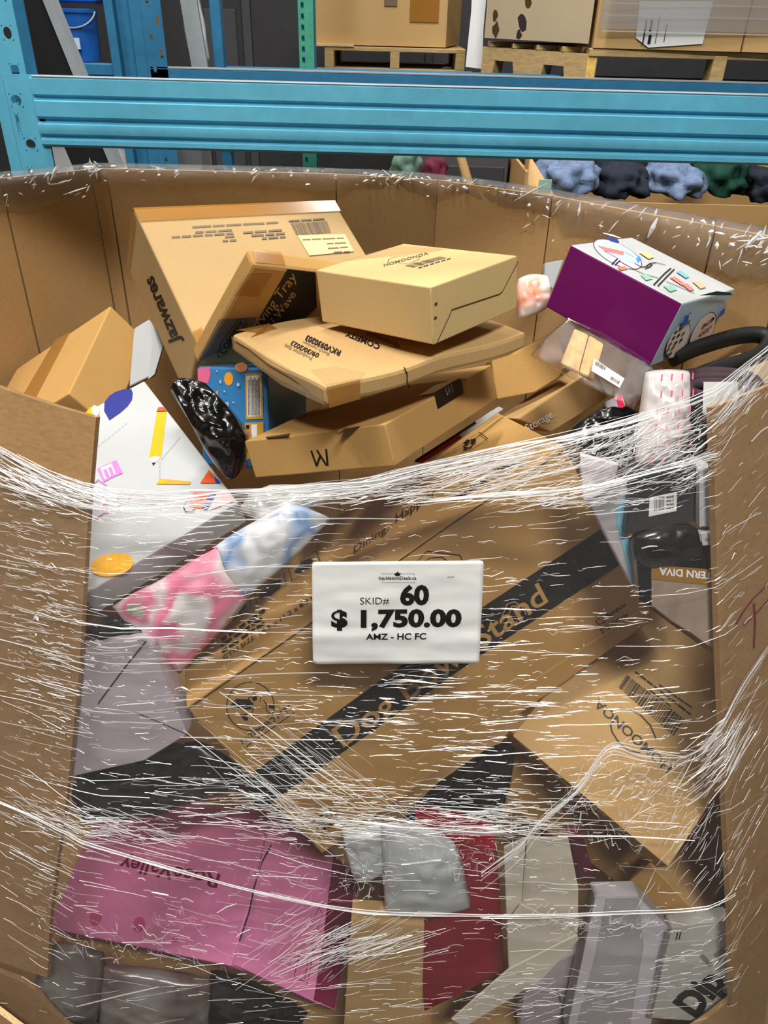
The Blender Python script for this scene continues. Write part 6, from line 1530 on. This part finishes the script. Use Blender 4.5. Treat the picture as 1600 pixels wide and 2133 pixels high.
cr = empty('open_carton', (F0.x, F0.y + 0.02, 0.25), 'open cream carton with folded flaps, bottom centre right', 'box')
for k_, nm_ in (('cream_back', 'back_panel'), ('cream_left', 'side_panel'), ('cream_floor', 'floor_panel'), ('cream_lip', 'front_flap')):
    o = flat_thing(k_, nm_, '', '', 'cream_board', parent=cr, bev=0.001)
    o.data.transform(Matrix.Translation(-cr.location))

soft('blackbag1', 'plastic_bag', 'glossy black plastic bag between the pencil box and blue dotted box', 'bag', 'black_plastic', 0.018, 17, 1, 40)
soft('pinkpack', 'cushion_pack', 'pink floral pack in clear plastic left of the banded carton', 'pack', 'pink_print', 0.008, 12, 2, rnd_=0.2)
soft('bluepack', 'cushion_pack', 'white and blue printed pack above the pink floral pack', 'pack', 'blue_print', 0.008, 12, 3, rnd_=0.2)
soft('silverbag', 'plastic_bag', 'shiny dark silver bag under the upper film edge, centre left', 'bag', 'silver_plastic', 0.012, 14, 4)
soft('blackbag2', 'plastic_bag', 'black plastic bag above the lavender box at the left', 'bag', 'black_plastic', 0.012, 16, 5)
soft('blackbag3', 'plastic_bag', 'wide black plastic bag above the pink box, left', 'bag', 'black_plastic', 0.014, 14, 6)
soft('blackbag4', 'plastic_bag', 'black plastic bag under the streaked film, right of the storage box', 'bag', 'black_plastic', 0.012, 18, 7)
soft('blackpouch', 'plastic_bag', 'black pouch below the black barcode box', 'bag', 'black_plastic', 0.008, 16, 8)
soft('mailer', 'poly_mailer', 'pale pink poly mailer corner right of the banded carton', 'mailer', 'lilac_plastic', 0.004, 16, 9, rnd_=0.2)
bb = soft('bubblebag', 'foam_wrap', 'white foam wrap with pink dashes around the plum basket', 'packaging', 'foam_wrap', 0.008, 18, 10, rnd_=0.2)
soft('orangebag', 'plastic_bag', 'white and orange bag behind the right end of the topmost box', 'bag', 'orange_bag', 0.010, 18, 11)
soft('whitepack1', 'plastic_bag', 'small whitish plastic bag below the banded carton, centre', 'bag', 'white_plastic', 0.012, 14, 12, rnd_=0.25)
soft('whitepack2', 'plastic_bag', 'large pale grey plastic pack above the crimson box', 'bag', 'white_plastic', 0.010, 12, 13, rnd_=0.25)
soft('clearbag1', 'plastic_bag', 'smoky clear bag in the bottom left corner', 'bag', 'smoky_plastic', 0.010, 12, 14, rnd_=0.2)
soft('clearbag2', 'plastic_bag', 'smoky clear bag under the pink box middle', 'bag', 'smoky_plastic', 0.010, 12, 15, rnd_=0.2)
soft('gap_shade', 'plastic_bag', 'added black bag form standing in for the shade in the gap under the banded carton, centre right', 'bag', 'black_plastic', 0.012, 14, 17)  # added black form, darkens a gap that holds only shade
flat_thing('underbox', 'shipping_carton', 'brown carton side in shadow under the tan oval-logo box', 'box', 'kraft_deep')
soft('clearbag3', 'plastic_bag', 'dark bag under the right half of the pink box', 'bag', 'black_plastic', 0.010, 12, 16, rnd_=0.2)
# dashes printed on the foam wrap
Q_, n_, t_ = SOFT['bubblebag']
Q_ = [Vector(p) for p in Q_]
v_, f_ = [], []
for cu_ in (0.15, 0.38, 0.62, 0.86):
    for r_ in range(6):
        u, v0, v1 = cu_ + 0.03 * math.sin(r_ * 2.0), (r_ + 0.2) / 6, (r_ + 0.62) / 6
        for vv, du in ((v0, -0.018), (v0, 0.018), (v1, 0.018), (v1, -0.018)):
            p = (Q_[0] * (1 - u - du) + Q_[1] * (u + du)) * (1 - vv) + (Q_[3] * (1 - u - du) + Q_[2] * (u + du)) * vv
            v_.append(p + Vector(n_) * 0.042 - bb.location)
        k = len(v_)
        f_.append((k - 4, k - 3, k - 2, k - 1))
mesh('printed_mark', v_, f_, 'rose', bb)

# clear sleeve with two wooden blocks and its label
sl = soft('sleeve', 'clear_sleeve', 'clear plastic sleeve holding wooden blocks, under the purple box', 'sleeve', 'pouch_film', 0.006, 22, 20, 30, rnd_=0.1)
for k_ in ('wood0', 'wood1'):
    flat_thing(k_, 'wood_block', {'wood0': 'left of two pale wooden blocks in the clear sleeve', 'wood1': 'right of two pale wooden blocks in the clear sleeve, beside the label'}[k_], 'wood block', 'wood_block')
flat_thing('sleeve_label', 'barcode_label', 'white barcode label on the clear sleeve', 'label', 'paper_white', bev=0)
# black loop handle
lo = tube('loop_handle', smoothline(MISC['loop'], 6), 0.012, 'foam_black', None, 10, flat=1.3)
recentre(lo)
tag(lo, 'black foam loop handle beside the purple box end', 'handle')
# plum rope basket: ribbed body with rolled rim
d0, d1, dr = MISC['drum']
d0, d1 = Vector(d0), Vector(d1)
ax_ = (d0 - d1).normalized()
side_ = ax_.cross(Vector((0, 1, 0))).normalized()
fwd_ = side_.cross(ax_)
bk = empty('rope_basket', d1, 'dark plum ribbed basket in the foam wrap, right', 'basket')
H_ = (d0 - d1).length
v_, f_ = [], []
K_, R_ = 72, 10
for j in range(R_ + 1):
    for t in range(K_):
        q = 2 * math.pi * t / K_
        r = dr * (1 + 0.035 * (1 if t % 3 == 0 else -0.5)) * (0.94 + 0.06 * math.sin(math.pi * j / R_))
        v_.append(ax_ * (H_ * j / R_) + side_ * math.cos(q) * r + fwd_ * math.sin(q) * r)
for j in range(R_):
    for t in range(K_):
        f_.append((j * K_ + t, j * K_ + (t + 1) % K_, (j + 1) * K_ + (t + 1) % K_, (j + 1) * K_ + t))
f_.append(tuple(range(K_))[::-1])
mesh('basket_body', v_, f_, 'rope_plum', bk, smooth=60)
for rr_, hh_ in ((1.0, 1.0), (0.78, 0.97), (0.56, 0.93)):
    tube('rope_coil', [ax_ * (H_ * hh_) + side_ * math.cos(2 * math.pi * t / 40) * dr * rr_ + fwd_ * math.sin(2 * math.pi * t / 40) * dr * rr_ for t in range(40)], 0.0095, 'rope_plum', bk, 10, closed=True)
tg = [Vector(p) for p in MISC['tag_q']]
mesh('paper_label', [p - d1 for p in tg] + [p - d1 + Vector((0, 0.001, 0)) for p in tg], [(0, 1, 2, 3), (7, 6, 5, 4)], 'paper_white', bk)

# ================================================================== stretch wrap
wrap = empty('stretch_wrap', (0, 0.75, 0.1), 'clear stretch wrap pulled tight around the front of the bin', 'plastic wrap')
LW = lambda p: Vector((p[0], p[1] - 0.75, p[2] - 0.1))
FT = MISC['film_top']


def top_z(x):
    if x <= FT[0][0]:
        return FT[0][1]
    for a, b in zip(FT, FT[1:]):
        if a[0] <= x <= b[0]:
            return a[1] + (b[1] - a[1]) * (x - a[0]) / (b[0] - a[0])
    return FT[-1][1]


nu_, nv_ = 150, 110
v_, f_ = [], []
for i in range(nu_ + 1):
    x = -0.92 + 1.70 * i / nu_
    zt = top_z(x)
    for j in range(nv_ + 1):
        z = 0.05 + (zt - 0.05) * j / nv_
        rip = 0.0016 * noise.noise(Vector((x * 5, 0.3, z * 60))) + 0.0012 * noise.noise(Vector((x * 14, 1.3, z * 130)))
        v_.append(LW((x, film_y(x, z) + rip, z)))
for i in range(nu_):
    for j in range(nv_):
        a = i * (nv_ + 1) + j
        f_.append((a, a + nv_ + 1, a + nv_ + 2, a + 1))
mesh('film_sheet', v_, f_, 'stretch_film', wrap, smooth=1)


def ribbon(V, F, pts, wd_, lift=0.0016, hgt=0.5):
    """a pleat of film with its highlight in the colour: a low ridge along a line given in film coordinates (x, z)"""
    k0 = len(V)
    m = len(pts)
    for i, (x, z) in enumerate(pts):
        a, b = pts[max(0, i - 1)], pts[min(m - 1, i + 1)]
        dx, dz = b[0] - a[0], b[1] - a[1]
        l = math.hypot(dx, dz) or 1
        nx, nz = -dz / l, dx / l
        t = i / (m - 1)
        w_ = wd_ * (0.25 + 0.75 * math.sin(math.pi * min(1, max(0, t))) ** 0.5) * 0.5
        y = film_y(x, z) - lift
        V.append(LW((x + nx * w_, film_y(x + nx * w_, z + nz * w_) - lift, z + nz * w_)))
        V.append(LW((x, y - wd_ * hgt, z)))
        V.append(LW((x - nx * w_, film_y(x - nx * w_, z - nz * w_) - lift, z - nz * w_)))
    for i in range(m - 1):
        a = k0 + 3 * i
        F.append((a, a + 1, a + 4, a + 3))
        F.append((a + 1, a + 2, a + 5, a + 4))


rnd = random.Random(11)
SV, SF_, TV, TF = [], [], [], []
ASP = 1.35
for cx, cz, sx, sz, ang, spr, n, ln, wd_, kind in MISC['clusters']:
    for _ in range(int(n * 0.75)):
        u, v = rnd.gauss(0, 0.5), rnd.gauss(0, 0.5)
        x, z = cx + u * sx, cz + v * sz
        a = math.radians(ang + rnd.gauss(0, spr))
        l = ln * math.exp(rnd.gauss(-0.45, 0.7))
        l = min(l, ln * 4)
        dx, dz = math.cos(a) * l, -math.sin(a) * l * ASP
        amp = (0.0009 if not kind else 0.006) * rnd.gauss(0, 1)
        pts = []
        K = 5 if not kind else 6
        for s in range(K):
            t = s / (K - 1) - 0.5
            j = amp * math.cos(t * (6 if not kind else 9)) + rnd.gauss(0, 0.0004 if not kind else 0.0012)
            pts.append((x + dx * t, z + dz * t + j))
        if max(p[1] - top_z(p[0]) for p in pts) > -0.002 or min(p[1] for p in pts) < 0.06:
            continue
        w2 = wd_ * 0.00064 * math.exp(rnd.gauss(0, 0.45))
        if rnd.random() < (0.33 if wd_ <= 1.0 else 0.42):
            ribbon(SV, SF_, pts, w2)
        else:
            ribbon(TV, TF, pts, w2 * 1.5)
for r_i, line in enumerate(MISC['ropes']):
    base = smoothline([(p[0], p[1], 0) for p in line], 6)
    strands = [34, 12, 8, 9, 10, 9, 16, 22, 12][r_i]
    spread = [0.011, 0.0035, 0.004, 0.004, 0.006, 0.006, 0.012, 0.014, 0.010][r_i]
    for s in range(strands):
        o0, ph = rnd.gauss(0, 0.6) * spread, rnd.random() * 9
        pts = []
        a_, b_ = (0, len(base)) if rnd.random() < 0.35 else sorted((rnd.randrange(len(base)), rnd.randrange(len(base))))
        for i in range(a_, b_):
            p = base[i]
            dz = o0 + 0.25 * spread * math.sin(p.x * 14 + ph) + 0.15 * spread * math.sin(p.x * 41 + ph * 2)
            z = min(p.y + dz, top_z(p.x) + 0.004 if r_i < 6 else 9)
            pts.append((p.x, z))
        if len(pts) < 4:
            continue
        wd2 = 0.0009 * math.exp(rnd.gauss(0, 0.35))
        if rnd.random() < 0.55:
            ribbon(SV, SF_, pts, wd2, 0.0025)
        else:
            ribbon(TV, TF, pts, wd2 * 2.4, 0.002, 0.3)
o = mesh('film_glint_pleats', SV, SF_, 'film_fold', wrap)  # white ridges draw the highlight streaks along the wrap's folds
o['kind'] = 'stuff'
o = mesh('film_glint_pleats', TV, TF, 'film_fold_thin', wrap)
o['kind'] = 'stuff'

# film lapped over the back rim
rim = [Vector((*p, 0)) for p in PLAN[2:]]
rim = smoothline([(p.x, p.y, 0) for p in rim], 14)
v_, f_ = [], []
m_ = len(rim)
for i, p in enumerate(rim):
    t = rim[min(i + 1, m_ - 1)] - rim[max(i - 1, 0)]
    n = Vector((t.y, -t.x, 0)).normalized()      # towards the inside
    drop = 0.030 + 0.018 * noise.noise(Vector((i * 0.21, 0, 0))) + (0.035 if p.x < -0.72 else 0) + (0.04 if p.x > 0.36 else 0)
    prof = [(-0.030, -0.16), (-0.028, -0.02), (-0.020, 0.006), (-0.004, 0.008), (0.012, 0.004), (0.018, -0.25 * drop), (0.019, -0.6 * drop), (0.018, -drop)]
    for k, (o_, h_) in enumerate(prof):
        c = 0.004 * noise.noise(Vector((i * 0.9, k * 1.3, 2)))
        q = p + n * (o_ + c)
        v_.append(LW((q.x, q.y, 1.482 + h_ + 0.5 * c)))
for i in range(m_ - 1):
    for k in range(7):
        a = i * 8 + k
        f_.append((a, a + 1, a + 9, a + 8))
mesh('rim_film', v_, f_, 'rim_film', wrap, smooth=1)
RV, RF = [], []
for _ in range(420):
    i = rnd.randrange(2, m_ - 3)
    p = rim[i]
    t = (rim[i + 1] - rim[i - 1]).normalized()
    n = Vector((t.y, -t.x, 0))
    wide = p.x > 0.30 or p.x < -0.70
    if not wide and rnd.random() < 0.25:
        continue
    z = 1.488 - abs(rnd.gauss(0, 0.030 if wide else 0.014))
    a = rnd.gauss(0.15, 0.6) if not wide else rnd.gauss(0.7, 0.6)
    l = 0.0045 * math.exp(rnd.gauss(0, 0.6)) * (1.4 if wide else 1)
    w2 = 0.0018 * math.exp(rnd.gauss(0, 0.5))
    d = t * math.cos(a) + Vector((0, 0, math.sin(a)))
    s_ = t * -math.sin(a) + Vector((0, 0, math.cos(a)))
    c = p + n * 0.022 + Vector((0, 0, z))
    k = len(RV)
    for u in (-1, 0, 1):
        ww = w2 * (0.3 if u else 1)
        RV += [LW(c + d * u * l + s_ * ww), LW(c + d * u * l + n * ww * 0.8), LW(c + d * u * l - s_ * ww)]
    for u in (0, 1):
        b = k + 3 * u
        RF += [(b, b + 1, b + 4, b + 3), (b + 1, b + 2, b + 5, b + 4)]
o = mesh('rim_glints', RV, RF, 'film_fold', wrap)  # small white shards stand in for glints on the rim film
o['kind'] = 'stuff'

# ================================================================== the price sheet
F, b = PRISM['sheet']
F = [Vector(p) for p in F]
v_, f_ = [], []
nx_, ny_ = 40, 26
nrm_ = (F[1] - F[0]).cross(F[3] - F[0]).normalized()
nrm_ = nrm_ if nrm_.y < 0 else -nrm_


def sheet_pt(u, v):
    p = (F[0] * (1 - u) + F[1] * u) * (1 - v) + (F[3] * (1 - u) + F[2] * u) * v
    fold = 0.0035 * math.exp(-((v - 0.70 - 0.05 * u) / 0.06) ** 2) * max(0, 1 - u * 1.2)
    w_ = 0.0022 * noise.noise(Vector((u * 2.2, v * 7, 5))) + 0.0010 * noise.noise(Vector((u * 6, v * 15, 8)))
    return p + nrm_ * (fold + w_ + 0.001)


r_ = 0.018
for i in range(nx_ + 1):
    for j in range(ny_ + 1):
        u, v = i / nx_, j / ny_
        # rounded corners
        cu_, cv_ = min(max(u, r_), 1 - r_), min(max(v, r_ * 1.6), 1 - r_ * 1.6)
        du, dv = (u - cu_) / r_, (v - cv_) / (r_ * 1.6)
        q = math.hypot(du, dv)
        if q > 1:
            u, v = cu_ + du / q * r_, cv_ + dv / q * r_ * 1.6
        v_.append(sheet_pt(u, v))
for i in range(nx_):
    for j in range(ny_):
        a = i * (ny_ + 1) + j
        f_.append((a, a + 1, a + ny_ + 2, a + ny_ + 1))
sh = mesh('price_sheet', v_, f_, 'paper_white', None, smooth=1)
md = sh.modifiers.new('paper', 'SOLIDIFY')
md.thickness = 0.0004
md.offset = 0
recentre(sh)
tag(sh, 'white paper price sheet with bold black figures stuck on the wrap', 'sign')


def unproject(p):
    """nearest sheet parameters of a point on the flat sheet"""
    X, Y = F[1] - F[0], F[3] - F[0]
    d = p - F[0]
    a, b, c = X.dot(X), X.dot(Y), Y.dot(Y)
    e, g = d.dot(X), d.dot(Y)
    D = a * c - b * b
    return (e * c - g * b) / D, (g * a - e * b) / D


inv = Matrix.Translation(-sh.location)
for i, e in enumerate(PRINTS['sheet']):
    if e[0] == 'T':
        _, mat, n, txt, p0, p1, pt, bold, shear = e
        vs, fs = glyphs(txt, bold)
        bm = bmesh.new()
        bv = [bm.verts.new(v) for v in vs]
        for f in fs:
            try:
                bm.faces.new([bv[k] for k in f])
            except ValueError:
                pass
        xs = [v.x for v in vs]
        x0, x1 = min(xs), max(xs)
        O, X, Y = Vector(p0), Vector(p1) - Vector(p0), Vector(pt) - Vector(p0)
        for v in bm.verts:
            p = O + X * ((v.co.x - x0) / (x1 - x0)) + Y * (v.co.y / CAP)
            u, w_ = unproject(p)
            v.co = sheet_pt(u, w_) + nrm_ * 0.0012 - sh.location
        me = bpy.data.meshes.new('lettering')
        bm.to_mesh(me)
        bm.free()
        link('lettering', me, mat, sh)
    else:
        pv, pf = [], []
        for poly in outlines(e):
            a = len(pv)
            for p in poly:
                u, w_ = unproject(Vector(p))
                pv.append(sheet_pt(u, w_) + nrm_ * 0.0012 - sh.location)
            pf.append(tuple(range(a, a + len(poly))))
        mesh('printed_mark', pv, pf, e[1], sh)
